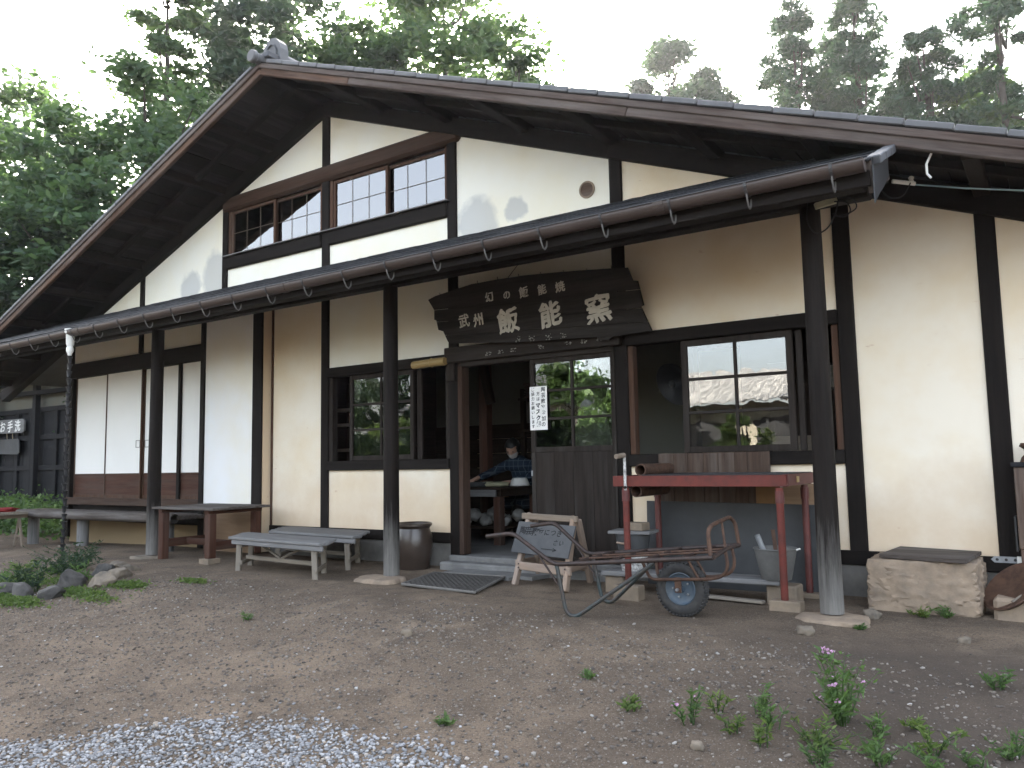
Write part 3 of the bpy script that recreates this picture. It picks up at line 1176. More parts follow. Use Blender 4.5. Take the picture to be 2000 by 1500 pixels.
# --- interior
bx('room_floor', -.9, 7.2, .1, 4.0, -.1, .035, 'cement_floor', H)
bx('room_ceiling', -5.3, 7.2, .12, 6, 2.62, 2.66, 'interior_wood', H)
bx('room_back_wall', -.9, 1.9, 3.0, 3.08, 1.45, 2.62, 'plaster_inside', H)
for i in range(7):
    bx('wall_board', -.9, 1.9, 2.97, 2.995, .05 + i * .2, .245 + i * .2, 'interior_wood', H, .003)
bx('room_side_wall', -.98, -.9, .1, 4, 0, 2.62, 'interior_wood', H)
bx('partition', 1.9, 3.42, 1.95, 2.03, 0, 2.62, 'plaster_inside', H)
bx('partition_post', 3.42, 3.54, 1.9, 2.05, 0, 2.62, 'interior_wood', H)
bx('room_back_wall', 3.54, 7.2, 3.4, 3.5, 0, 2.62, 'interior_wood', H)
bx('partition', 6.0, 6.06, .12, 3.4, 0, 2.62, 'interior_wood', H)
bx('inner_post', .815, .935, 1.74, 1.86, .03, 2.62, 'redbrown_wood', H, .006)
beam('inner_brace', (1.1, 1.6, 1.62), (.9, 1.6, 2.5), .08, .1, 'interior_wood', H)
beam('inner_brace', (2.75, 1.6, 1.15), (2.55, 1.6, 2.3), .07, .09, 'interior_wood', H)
# MARK_OBJECTS
# ---------------------------------------------------------------- signboard over the door
SA, SB = Vector((0, -.10, 1.92)), Vector((0, -.26, 2.6))
SU = (SB - SA).normalized()
SN = Vector((1, 0, 0)).cross(SU)          # points to the street (-y) or back; fixed below
if SN.y > 0:
    SN = -SN


def sgn(x, u, off=0):
    return SA + Vector((x, 0, 0)) + SU * u + SN * off


sign = thing('signboard', 'dark weathered wooden signboard with white brush lettering above the doorway', 'signboard', (2.8, -.2, 1.92))
outline = [(1.706, .605), (1.80, .63), (1.944, .647), (2.246, .683), (2.543, .685), (2.841, .679), (3.138, .66), (3.433, .636), (3.69, .612), (3.832, .596), (3.865, .484), (3.907, .475), (3.933, .271), (3.907, .263), (3.975, .057), (3.617, .043), (3.58, .018), (3.497, .026), (3.475, .058), (2.7, .09), (1.881, .158), (1.863, .193), (1.83, .283), (1.774, .303), (1.767, .397), (1.744, .407), (1.762, .498)]


def clip(poly, f):
    out = []
    for i in range(len(poly)):
        a, b = poly[i], poly[(i + 1) % len(poly)]
        fa, fb = f(*a), f(*b)
        if fa >= 0:
            out.append(a)
        if fa * fb < 0:
            t = fa / (fa - fb)
            out.append((a[0] + (b[0] - a[0]) * t, a[1] + (b[1] - a[1]) * t))
    return out


def seam(u0, u1):
    return lambda x: u0 + (u1 - u0) * (x - 1.7) / 2.3


seams = [seam(.50, .40), seam(.385, .245), seam(.25, .13)]
lims = [None] + seams + [None]
Wsg = Matrix((Vector((1, 0, 0)), SU, SN)).transposed().to_4x4()
for i in range(4):
    pl = outline
    if i > 0:
        g0 = lims[i]
        pl = clip(pl, lambda x, u: g0(x) - .0012 - u)
    if i < 3:
        g1 = lims[i + 1]
        pl = clip(pl, lambda x, u: u - g1(x) - .0012)
    Wl = Wsg.copy()
    Wl.translation = sgn(1.7, .3)
    MB().prism([sgn(x, u, .02 + .0006 * (i % 2)) for x, u in pl], SN * -.035).build('sign_plank', 'sign_wood', sign, Wl)
MB().prism([sgn(x, u, -.016) for x, u in ((2.0, .2), (3.7, .12), (3.7, .55), (2.0, .6))], SN * -.02).build('sign_back', 'sign_wood', sign)


def sletter(ch, x, u, h, bold, mat='letter_white', jit=.045, sc=1.12, off=.024):
    sd_ = random.random() * 9
    Wt = Wsg.copy()
    Wt.translation = sgn(x, u, off)
    o = text('letter', ch, h * sc, mat, Wt, sign, .0012, bold * .22, jit, sd_)
    me = o.data                       # brush weight: the same strokes laid again a hair aside
    bm = bmesh.new()
    for q, (dx, dy) in enumerate(((0, 0), (1, .3), (-1, -.3), (.4, 1), (-.4, -1))):
        t_ = me.copy()
        t_.transform(Matrix.Translation((dx * bold * .8, dy * bold * .8, q * .00025)))
        bm.from_mesh(t_)
        bpy.data.meshes.remove(t_)
    bm.to_mesh(me)
    bm.free()


for ch, x, u, h in (('幻', 2.429, .541, .087), ('の', 2.625, .53, .074), ('飯', 2.809, .534, .09), ('能', 3.003, .532, .083), ('焼', 3.186, .53, .087), ('武', 2.102, .355, .115), ('州', 2.265, .346, .114)):
    sletter(ch, x, u, h, .0022)
for ch, x, u, h in (('飯', 2.596, .301, .234), ('能', 3.051, .31, .226), ('窯', 3.526, .299, .246)):
    sletter(ch, x, u, h, 0.0072, jit=.05, sc=1.02)
# flakes left of worn-off small lettering
for x, u in ((2.67, .123), (2.824, .114), (2.996, .108), (3.151, .104)):
    m = MB()
    for q in range(14):
        cx, cu = x + random.uniform(-.03, .03), u + random.uniform(-.025, .025)
        sz = random.uniform(.003, .008)
        m.prism([sgn(cx + sz * math.cos(a) * random.uniform(.5, 1.4), cu + sz * .7 * math.sin(a), .0225) for a in (0, 1.3, 2.4, 3.6, 5)], SN * .001)
    o = m.build('letter_remains', 'letter_faded', sign)
    o['kind'] = 'stuff'
for x, z in ((2.29, 1.94), (2.432, 1.945), (2.572, 1.95), (2.876, 1.95), (3.155, 1.955), (3.313, 1.957), (3.474, 1.962)):
    m = MB()
    for q in range(12):
        cx, cu = x + random.uniform(-.03, .03), z + random.uniform(-.016, .016)
        sz = random.uniform(.003, .008)
        m.prism([(cx + sz * 1.3 * math.cos(a) * random.uniform(.5, 1.4), -.0805, cu + sz * .7 * math.sin(a)) for a in (0, 1.3, 2.4, 3.6, 5)], (0, -.001, 0))
    o = m.build('letter_remains', 'letter_faded', H)
    o['kind'] = 'stuff'
for i in range(9):
    x = 1.85 + i * .23
    u = float(np.interp(x, [q[0] for q in outline[:10]], [q[1] for q in outline[:10]])) - .012
    MB().tube([sgn(x, u, .005), sgn(x, u + random.uniform(.02, .04), .005)], .003, 5).build('nail', 'rust_pipe', sign)
MB().tube([sgn(2.62, .66, 0), (2.72, -.04, 2.85)], .003, 5).build('hanging_wire', 'black_cable', sign)

# bamboo flower tube on the lintel
bt = thing('bamboo_tube', 'short yellow bamboo tube fixed under the plaster beside the doorway', 'bamboo', (1.58, -.1, 1.9))
MB().tube([(1.37, -.1, 1.905), (1.40, -.1, 1.905), (1.59, -.1, 1.91), (1.61, -.1, 1.91), (1.63, -.1, 1.912), (1.77, -.1, 1.912), (1.785, -.1, 1.912)], [.037, .04, .04, .044, .04, .041, .037], 16).build('culm', 'bamboo', bt, smooth=True)
MB().lathe([(.043, -.006), (.047, 0), (.043, .006)], (1.61, -.1, 1.911), 16, (1, 0, 0), True).build('node_ring', 'bamboo', bt, smooth=True)
MB().tube([(1.6, -.07, 1.9), (1.6, -.03, 1.9)], .012, 8).build('peg', 'charred_wood', bt)

# paper notice on the door stile
no = thing('paper_notice', 'white handwritten paper notice taped to the door stile', 'notice', (2.79, -.02, 1.2))
NW = Matrix(((1, 0, 0, 0), (0, 0, -1, 0), (0, 1, 0, 0), (0, 0, 0, 1)))
MB().box(2.70, 2.885, -.012, -.0095, 1.205, 1.60, 0).build('sheet', 'paper', no)


def vert_text(txt, x, z0, dz, size, parent, y=-.0125, bold=.0006, mat='ink', name='letter'):
    for i, ch in enumerate(txt):
        if ch == ' ':
            continue
        Wt = NW.copy()
        Wt.translation = (x + random.uniform(-.002, .002), y, z0 - i * dz)
        text(name, ch, size, mat, Wt, parent, .0003, bold, .02, i)


vert_text('陶芸教室参加の', 2.845, 1.572, .053, .047, no)
vert_text('方は', 2.79, 1.535, .048, .038, no)
vert_text('マスク着', 2.79, 1.425, .055, .05, no, bold=.0022)
vert_text('ご協力お願いします', 2.735, 1.575, .042, .036, no)

# ---------------------------------------------------------------- stones under the posts
tag(rock('base_stone', (-1.80, -.97, -.11), (.17, .15, .11), 'pale_rock', seed=3, flat=.6, sq=.3), 'pale flat base stone under the post beside the brown table', 'stone')
tag(rock('base_stone', (1.79, -1.02, -.115), (.24, .17, .13), 'sandstone', seed=5, flat=.55, rough=.2, sq=.3), 'large sandy base stone under the middle porch post beside the mat', 'stone')
tag(rock('base_stone', (5.47, -.97, -.12), (.22, .18, .13), 'sandstone', seed=8, flat=.55, rough=.2, sq=.3), 'broad sandy base stone under the round post beside the red rack', 'stone')

# ---------------------------------------------------------------- rain chain
rc = thing('rain_chain', 'rain chain of dark metal cups hanging from a white gutter outlet', 'rain chain', (-2.42, -1.575, -.1))
MB().lathe([(.03, 2.30), (.042, 2.33), (.045, 2.44), (.06, 2.46), (.06, 2.50)], (-2.42, -1.575, 0), 16).build('outlet', 'white_plastic', rc, smooth=True)
MB().lathe([(.02, 2.20), (.024, 2.22), (.038, 2.25), (.038, 2.285), (.03, 2.30)], (-2.42, -1.575, 0), 16).build('spout', 'white_plastic', rc, smooth=True)
z = 2.16
i = 0
cup = None
while z > -.02:
    if cup is None:
        cup = MB().lathe([(.010, -.045), (.016, -.04), (.021, .0), (.032, .028), (.029, .028), (.018, .0), (.012, -.035)], (0, 0, 0), 10, None, False)
        me0 = cup.build('cup', 'black_metal', rc, Matrix.Translation((0, 0, 0)))
        me = me0.data
        bpy.data.objects.remove(me0)
    link('cup', me, rc, Matrix.Translation((-2.42 + .006 * math.sin(i), -1.575 + .004 * math.cos(i * 1.7), z)) @ Matrix.Rotation(random.uniform(-.12, .12), 4, 'X') @ Matrix.Rotation(random.uniform(-.12, .12), 4, 'Y'))
    z -= .083
    i += 1
MB().tube([(-2.42, -1.575, 2.3), (-2.42, -1.575, -.1)], .003, 5).build('link_wire', 'black_metal', rc)

# ---------------------------------------------------------------- table and benches
t = thing('work_table', 'brown trestle table with a dark plank top beside the shutter box', 'table', (-1.1, -.62, -.08))
for i in range(4):
    y0 = -1.0 + i * .185
    bx('top_plank', -1.68, -.58, y0, y0 + .182, .475, .50 + .002 * (i % 2), 'bench_wood', t, .004)
for x in (-1.55, -.71):
    bx('top_bearer', x - .03, x + .03, -.98, -.3, .435, .475, 'redbrown_wood', t)
    for y in (-.93, -.36):
        bx('leg', x - .042, x + .042, y - .042, y + .042, -.1 if x < -1 else -.02, .436, 'redbrown_wood', t, .005)
    bx('rail', x - .02, x + .02, -.89, -.4, .06, .15, 'redbrown_wood', t)
bx('stretcher', -1.53, -.73, -.665, -.625, .07, .14, 'redbrown_wood', t)
tag(bx('wood_block', -.79, -.63, -1.01, -.86, -.1, -.02, 'block_pale'), 'small pale block under one leg of the brown table', 'block')


def bench(label, fl, fr, br, bl, z, legh):
    """A low slatted bench: corners fl, fr, br, bl in plan."""
    c = [(a + b) / 2 for a, b in zip(fl, br)]
    t = thing('slatted_bench', label, 'bench', (c[0], c[1], z - legh), 0, 'weathered grey benches before the plaster wall')
    fl, fr, br, bl = (Vector((*q, z)) for q in (fl, fr, br, bl))
    n = 5
    ex = (fr - fl).normalized()
    ey = (bl - fl).normalized()
    D = (bl - fl).length
    L = (fr - fl).length
    w = D / n
    for i in range(n):
        a = fl + ey * (w * (i + .5))
        sh = ex * random.uniform(-.012, .012)
        beam('slat', a + sh + Vector((0, 0, -.014)), a + sh + ex * L + Vector((0, 0, -.014)), w - .006, .028, 'grey_wood', t, ch=.006)
    beam('front_rail', fl + ex * .01 + Vector((0, 0, -.05)) + ey * .015, fr - ex * .01 + Vector((0, 0, -.05)) + ey * .015, .026, .045, 'grey_wood', t, ch=.006)
    g0 = Vector((0, 0, -legh))
    for e in (.12, L - .14):
        for q in (.05, D - .05):
            p = fl + ex * e + ey * q
            beam('leg', p + g0 + ex * (-.02 if e < .5 else .02), p + Vector((0, 0, -.03)), .048, .045, 'bleached_wood', t, up=ey, ch=.004)
        a, b = fl + ex * e + ey * .03, fl + ex * e + ey * (D - .03)
        beam('end_rail', a + Vector((0, 0, -.075)) + ex * .035, b + Vector((0, 0, -.075)) + ex * .035, .022, .05, 'bleached_wood', t)
        beam('low_rail', a + Vector((0, 0, -legh + .09)) + ex * .035, b + Vector((0, 0, -legh + .09)) + ex * .035, .022, .04, 'bleached_wood', t)
    m0 = fl + ey * (D / 2) + Vector((0, 0, -legh + .12))
    beam('stretcher', m0 + ex * .14, m0 + ex * (L - .16), .03, .04, 'bleached_wood', t)
    mid = m0 + ex * (L / 2) + Vector((0, 0, .02))
    for e in (.24, L - .24):
        beam('brace', mid + ex * (.01 if e > L / 2 else -.01), fl + ey * (D / 2) + ex * e + Vector((0, 0, -.04)), .02, .03, 'bleached_wood', t, up=ey)


bench('low grey bench standing in front, nearer the porch post', (-.0, -1.2), (1.40, -1.31), (1.15, -.81), (-.32, -.78), .253, .335)
bench('low grey bench standing behind, close against the wall', (-.2, -.57), (1.15, -.68), (.83, -.1), (-.56, -.06), .253, .33)

# glazed jar behind the post
j = thing('glazed_jar', 'large dark brown glazed jar against the wall by the porch post', 'jar', (1.52, -.28, -.09))
MB().lathe([(0, -.1), (.135, -.1), (.16, .0), (.182, .13), (.178, .23), (.155, .31), (.165, .325), (.178, .335), (.178, .355), (.162, .362), (.145, .345), (.14, .3), (.16, .2), (.15, .05), (0, .0)], (1.52, -.28, 0), 40).build('jar_body', 'glaze_brown', j, smooth=True)

# door mat and step slab
mt = thing('door_mat', 'dark woven door mat with a worn pale border on the dirt', 'mat', (2.5, -.86, -.06))
c4 = [Vector((2.2, -1.2, -.055)), Vector((2.98, -1.26, -.055)), Vector((2.74, -.52, -.05)), Vector((2.02, -.58, -.05))]
MB().prism(c4, (0, 0, .012)).build('mat_base', 'mat_grey', mt)
m = MB()
e1, e2 = c4[1] - c4[0], c4[3] - c4[0]
for i in range(26):
    for jj in range(18):
        a = c4[0] + e1 * ((i + .5) / 26 * .96 + .02) + e2 * ((jj + .5) / 18 * .96 + .02) + Vector((0, 0, .016))
        d = e1.normalized() * .012 * (1 if (i + jj) % 2 else .5) + e2.normalized() * .016 * (.5 if (i + jj) % 2 else 1)
        m.bar(a - d, a + d, .012, .008, (0, 0, 1), 0)
o = m.build('weave', 'mat_grey', mt)
o['kind'] = 'stuff'
for i in range(4):
    MB().tube([c4[i] + Vector((0, 0, .008)), c4[(i + 1) % 4] + Vector((0, 0, .008))], .011, 6).build('border', 'mat_edge', mt, smooth=True)
tag(MB().prism([(2.05, -.50, -.12), (2.78, -.52, -.12), (2.80, -.40, -.12), (2.95, -.42, -.12), (3.0, -.22, -.12), (2.0, -.22, -.12)], (0, 0, .075)).build('step_slab', 'concrete'), 'cracked concrete slab between the door mat and the threshold', 'slab')

# long log bench under the paper doors
lb = thing('log_bench', 'long veranda bench with a rounded log edge below the paper doors', 'bench', (-4, -.35, -.1))
bx('seat_plank', -6.0, -1.95, -.50, -.28, .31, .365, 'bench_wood', lb, .012)
bx('seat_plank', -6.0, -1.95, -.275, -.07, .31, .362, 'bench_wood', lb, .01)
Wl, L = frame((-6.05, -.54, .315), (-1.95, -.54, .33))
Vv, Ff = [], []
for i in range(30):
    tt = i / 29
    for q in range(12):
        a = 2 * math.pi * q / 12
        rr = .056 * (1 + .12 * mnoise.noise((tt * 9, math.cos(a), math.sin(a))))
        Vv.append((tt * L, rr * math.cos(a), rr * math.sin(a)))
for i in range(29):
    for q in range(12):
        Ff.append((i * 12 + q, i * 12 + (q + 1) % 12, (i + 1) * 12 + (q + 1) % 12, (i + 1) * 12 + q))
npmesh('log_edge', Vv, Ff, 'bench_wood', lb, Wl, smooth=True)
for x in (-5.6, -4.25, -2.3):
    MB().tube([(x, -.4, -.14), (x, -.4, .31)], .075, 14).build('leg', 'grey_wood', lb, frame((x, -.4, -.14), (x, -.4, .31))[0], smooth=True)
tag(rock('foot_stone', (-4.42, -.5, -.1), (.1, .12, .06), 'pale_rock', seed=21, flat=.5), 'small pale foot stone beside the leg of the log bench', 'stone')

# ---------------------------------------------------------------- easel sign
es = thing('easel_sign', 'black painted board on a raw wood easel beside the doorway', 'sign', (3.2, -.5, -.07))
T0, T1 = Vector((2.98, -.47, .46)), Vector((3.45, -.56, .45))
for a, b in ((Vector((2.97, -.71, -.07)), T0), (Vector((3.5, -.81, -.07)), T1)):
    beam('leg', a, b + Vector((0, 0, .03)), .04, .055, 'pink_wood', es, up=(0, 1, 0))
for a, b in ((Vector((2.87, -.18, -.07)), T0), (Vector((3.43, -.28, -.07)), T1)):
    beam('leg', a, b + Vector((.02, .03, .0)), .04, .055, 'pink_wood', es, up=(0, 1, 0))
beam('top_rail', T0 + Vector((-.06, -.03, .01)), T1 + Vector((.05, -.03, .01)), .03, .05, 'plank_pale', es)
beam('low_rail', (2.955, -.655, .085), (3.53, -.765, .075), .028, .065, 'pink_wood', es)
beam('low_rail', (2.87, -.25, .06), (3.47, -.33, .055), .025, .06, 'pink_wood', es)
for a, b in (((2.95, -.65, .1), (2.88, -.24, .08)), ((3.49, -.75, .09), (3.43, -.33, .08))):
    beam('side_rail', a, b, .025, .055, 'pink_wood', es)
EA, EB = Vector((2.90, -.652, .19)), Vector((2.92, -.552, .43))
ex = (Vector((3.50, -.762, .175)) - EA)
eu = EB - EA
en = ex.cross(eu).normalized()
if en.y > 0:
    en = -en
brd = MB().prism([EA, EA + ex, EA + ex * 1.0 + eu, EA + eu], en * -.012).build('board', 'slate_sign', es)
We = Matrix((ex.normalized(), (eu - ex.normalized() * eu.dot(ex.normalized())).normalized(), en)).transposed().to_4x4()


def et(ch, fx, fu, sz, mat='ink'):
    Wt = We.copy()
    Wt.translation = EA + ex * fx + eu * fu + en * .001
    text('letter', ch, sz, mat, Wt, es, .0003, .0008, .02, fx * 9)


for i, ch in enumerate('陶芸教室につき'):
    et(ch, .12 + i * .108, .72, .074 if i < 4 else .058)
for fx, ch in ((.74, 'さ'), (.84, 'い')):
    et(ch, fx, .43, .05, 'faded_ink')
ar = MB()
for a, b in (((.52, .2), (.78, .2)), ((.72, .25), (.78, .2)), ((.72, .15), (.78, .2))):
    ar.bar(EA + ex * a[0] + eu * a[1] + en * .001, EA + ex * b[0] + eu * b[1] + en * .001, .002, .006, eu, 0)
ar.build('arrow_mark', 'faded_ink', es)
for p in ((2.99, -.67, .10), (3.48, -.765, .095), (2.99, -.672, .07), (3.48, -.765, .065)):
    MB().lathe([(.006, 0), (.006, .012), (0, .014)], p, 8, (0, -1, 0)).build('bolt', 'rust_pipe', es)

# ---------------------------------------------------------------- hand cart
hc = thing('hand_cart', 'rusty pipe hand cart with a single pneumatic wheel', 'cart', (4.3, -1.3, -.07))
YN, YF = -1.60, -1.05


def rnd_path(pts, rad=.05, n=4):
    pts = [Vector(p) for p in pts]
    out = [pts[0]]
    for i in range(1, len(pts) - 1):
        a = pts[i] + (pts[i - 1] - pts[i]).normalized() * min(rad, (pts[i - 1] - pts[i]).length * .45)
        b = pts[i] + (pts[i + 1] - pts[i]).normalized() * min(rad, (pts[i + 1] - pts[i]).length * .45)
        for q in range(n + 1):
            tq = q / n
            out.append(a * (1 - tq) ** 2 + pts[i] * 2 * tq * (1 - tq) + b * tq ** 2)
    out.append(pts[-1])
    return out


def pipe(name, pts, r=.0135, mat='rust_pipe', rad=.05, parent=hc):
    return MB().tube(rnd_path(pts, rad), r, 10).build(name, mat, parent, smooth=True)


pipe('handle_rail', [(3.35, YN, .41), (3.57, YN, .44), (3.89, YN, .248), (4.97, YN, .347)], .0145)
pipe('handle_rail', [(3.36, YF, .44), (3.565, YF, .47), (3.84, YF, .255), (4.94, YF, .365)], .0145)
for i, x in enumerate((4.05, 4.3, 4.55, 4.78)):
    zz = .255 + (x - 3.89) * .092
    pipe('cross_bar', [(x, YN, zz), (x, YF, zz + .012)], .010)
for y in (-1.42, -1.24):
    pipe('slat_bar', [(3.98, y, .27), (4.95, y, .362)], .007, 'rust_brown')
pipe('front_bar', [(4.97, YN, .347), (4.95, -1.3, .37), (4.94, YF, .365)], .0135)
pipe('front_hoop', [(4.955, YN, .35), (4.94, YN + .01, .50), (4.95, YN + .06, .53), (4.90, YF - .04, .545), (4.92, YF, .51), (4.94, YF, .37)], .0125, 'rust_brown', .04)
pipe('hoop_bar', [(4.95, -1.33, .36), (4.925, -1.31, .535)], .008, 'rust_brown')
# legs
pipe('leg_frame', [(3.91, YN, .243), (3.97, YN, -.04), (4.01, YN, -.072), (4.06, YN, -.065), (4.55, YN + .1, .28)], .0135, 'green_pipe', .035)
pipe('leg_frame', [(3.88, YF, .235), (3.94, YF, -.04), (3.98, YF, -.068), (4.03, YF, -.06), (4.42, YF - .1, .27)], .0135, 'green_pipe', .035)
pipe('leg_brace', [(3.76, YN, .322), (3.945, YN, .085)], .007)
pipe('leg_brace', [(3.72, YF, .35), (3.92, YF, .07)], .007)
# wheel
wc = Vector((4.645, -1.29, .107))
ax = Vector((0.06, 1, 0)).normalized()
tp = [(.175 - .043 + .043 * math.cos(a), .04 * math.sin(a)) for a in [2 * math.pi * q / 16 for q in range(16)]]
tyre = MB().lathe(tp, wc, 44, ax, True).build('tyre', 'rubber', hc, smooth=True)
m = MB()
for q in range(44):
    a = 2 * math.pi * q / 44
    Wq = ax.to_track_quat('Z', 'Y').to_matrix().to_4x4()
    for sgn_ in (-1, 1):
        p = wc + (Wq @ Vector((math.cos(a) * .171, math.sin(a) * .171, sgn_ * .016)))
        p2 = wc + (Wq @ Vector((math.cos(a + .05) * .163, math.sin(a + .05) * .163, sgn_ * .034)))
        m.bar(p, p2, .012, .01, (p - wc), 0)
o = m.build('tread_lug', 'rubber', tyre, WM[tyre.name])
o['kind'] = 'stuff'
MB().lathe([(0, -.03), (.02, -.032), (.022, -.012), (.07, -.010), (.088, -.018), (.097, -.032), (.102, -.03), (.098, .03), (.088, .018), (.07, .010), (.022, .012), (0, .03)], wc, 36, ax).build('rim', 'wheel_blue', hc, smooth=True)
for q in range(5):
    a = 2 * math.pi * q / 5
    p = wc + (ax.to_track_quat('Z', 'Y').to_matrix() @ Vector((math.cos(a) * .055, math.sin(a) * .055, -.012)))
    MB().lathe([(.007, 0), (.007, .01), (0, .012)], p, 6, -ax).build('rim_bolt', 'galvanised', hc)
MB().tube([wc - ax * .085, wc + ax * .085], .009, 10).build('axle', 'galvanised', hc, smooth=True)
for s_ in (-1, 1):
    p = wc + ax * .06 * s_
    MB().box(p.x - .022, p.x + .022, p.y - .004, p.y + .004, p.z - .02, p.z + .075, .003).build('axle_plate', 'rust_brown', hc)
    yy = wc.y + .062 * s_
    pipe('wheel_guard', [(4.42, yy + .05 * s_, .29), (4.45, yy, .17), (4.48, yy, .158), (4.86, yy, .185), (4.94, yy, .21), (4.97, yy, .27), (4.955, yy, .36)], .0105, 'rust_brown', .04)
    pipe('guard_stay', [(4.70, yy, .32), (4.78, yy, .18)], .008, 'rust_brown')

# ---------------------------------------------------------------- red roller rack
rr = thing('roller_rack', 'red steel slab roller frame with pipe legs and a crank', 'rack', (4.6, -.5, -.05))
YA, YB = -.80, -.175
for nm, x, y, zb in (('leg', 4.03, YA, .02), ('leg', 5.14, YA, .0), ('leg', 4.0, YB, -.06), ('leg', 5.14, YB, -.04)):
    MB().tube([(x, y, zb), (x, y, .72)], .024, 14).build(nm, 'red_dark' if y > -.5 else 'red_paint', rr, smooth=True)
    MB().tube([(x, y, .62), (x, y, .70)], .029, 14).build('leg_socket', 'red_dark', rr, smooth=True)


def channel(name, p0, p1, inward):
    m = MB()
    p0, p1 = Vector(p0), Vector(p1)
    m.bar(p0, p1, .006, .075, (0, 0, 1), .001)
    inw = Vector(inward) * .018
    m.bar(p0 + inw + Vector((0, 0, .0355)), p1 + inw + Vector((0, 0, .0355)), .036, .005, (0, 0, 1), .001)
    m.bar(p0 + inw - Vector((0, 0, .0355)), p1 + inw - Vector((0, 0, .0355)), .036, .005, (0, 0, 1), .001)
    return m.build(name, 'red_paint' if p0.y < -.7 and p1.y < -.7 else 'red_dark', rr)


channel('side_channel', (3.93, YA, .765), (5.19, YA, .765), (0, 1, 0))
channel('side_channel', (3.93, YB, .765), (5.19, YB, .765), (0, -1, 0))
channel('end_channel', (5.20, YA - .01, .77), (5.20, YB + .01, .77), (-1, 0, 0))
channel('end_channel', (3.92, YA + .02, .765), (3.92, YB - .02, .765), (1, 0, 0))
MB().box(5.204, 5.212, -.62, -.57, .75, .79, .001).build('name_plate', 'bamboo', rr)
MB().box(4.15, 5.2, YA + .02, YB - .02, .803, .812, .002).build('bed_plate', 'black_metal', rr)
for z, x in ((.845, 4.12), (.69, 4.08)):
    MB().lathe([(.036, 0), (.045, 0), (.045, .52), (.036, .52)], (x, YA + .07, z), 20, (0, 1, 0), True).build('roller', 'rust_brown', rr, smooth=True)
bx('crank_arm', 4.03, 4.05, YA - .03, YA - .02, .70, .96, 'white_flaked', rr, .002)
MB().tube([(4.04, YA - .03, .955), (4.02, YA - .12, .945)], .018, 12).build('crank_handle', 'plank_pale', rr, smooth=True)
MB().tube([(4.04, YA - .03, .72), (4.04, YA + .05, .72)], .012, 10).build('crank_axle', 'rust_pipe', rr, smooth=True)
G_BR = 'pale bricks under the rack legs'
for i, (x, y, z0, z1, lab) in enumerate(((4.03, -.80, -.09, .02, 'pale brick under the rack leg with the crank'), (5.15, -.80, -.1, -.0, 'pale brick under the rack leg beside the tin bucket'), (5.15, -.19, -.1, -.04, 'low pale brick under the rack leg behind the round post'))):
    tag(bx('brick', x - .1, x + .1, y - .055, y + .055, z0, z1, 'block_pale', None, .006), lab, 'brick', G_BR)

# boards leaning on the wall behind the rack
lp = thing('leaning_plank_panel', 'brown plank panel leaning on the wall behind the red rack', 'board', (4.4, -.1, .3))
xs_ = (3.97, 4.10, 4.22, 4.35, 4.47, 4.60, 4.70, 4.87)
for i in range(7):
    beam('plank', (xs_[i] / 2 + xs_[i + 1] / 2, -.072, .3), (xs_[i] / 2 + xs_[i + 1] / 2, -.055, .965 + random.uniform(-.002, .002)), xs_[i + 1] - xs_[i] - .001, .018, 'plank_dark', lp, up=(0, -1, 0), ch=.003)
beam('batten', (3.98, -.05, .4), (4.86, -.05, .4), .02, .05, 'plank_brown', lp)
tag(MB().prism([(3.87, -.125, -.08), (5.32, -.125, -.08), (5.32, -.10, .57), (3.87, -.10, .585)], (0, .014, .001)).build('slate_board', 'slate'), 'large dark grey slate board leaning low behind the rack', 'board')
tag(MB().prism([(4.76, -.085, .5), (4.94, -.085, .5), (4.94, -.085, .78), (4.76, -.085, .78)], (0, .006, 0)).build('cardboard_sheet', 'cardboard'), 'brown cardboard sheet tucked behind the slate board', 'cardboard')
tag(MB().prism([(4.955, -.08, .5), (5.2, -.08, .48), (5.2, -.06, .72), (4.955, -.06, .74)], (0, .006, 0)).build('plywood_sheet', 'plywood'), 'pale plywood sheet tucked behind the slate board', 'plywood')

# plank shelf on blocks with buckets
tag(beam('shelf_plank', (3.72, -.52, .065), (5.06, -.52, .078), .24, .035, 'grey_wood'), 'grey plank lying on blocks under the rack', 'plank')
tag(bx('concrete_block', 4.96, 5.16, -.60, -.42, -.1, .058, 'block_pale', None, .01), 'pale block under the plank end beside the tin bucket', 'block')
tag(bx('concrete_block', 3.74, 3.9, -.62, -.42, -.1, .046, 'block_pale', None, .01), 'pale block under the plank end beside the easel', 'block')
tag(beam('loose_board', (4.50, -.62, -.045), (4.96, -.66, -.05), .06, .02, 'bleached_wood', None, ch=.004), 'bleached loose board lying on the dirt beneath the plank', 'board')


def bucket(name, label, c, r0, r1, h, mat, n=28):
    t = thing(name, label, 'bucket', c)
    MB().lathe([(0, 0), (r0, 0), (r1, h), (r1 + .008, h + .004), (r1 + .004, h + .01), (r1 - .004, h + .004), (r0 - .004, .012), (0, .012)], c, n).build('bucket_body', mat, t, smooth=True)
    return t


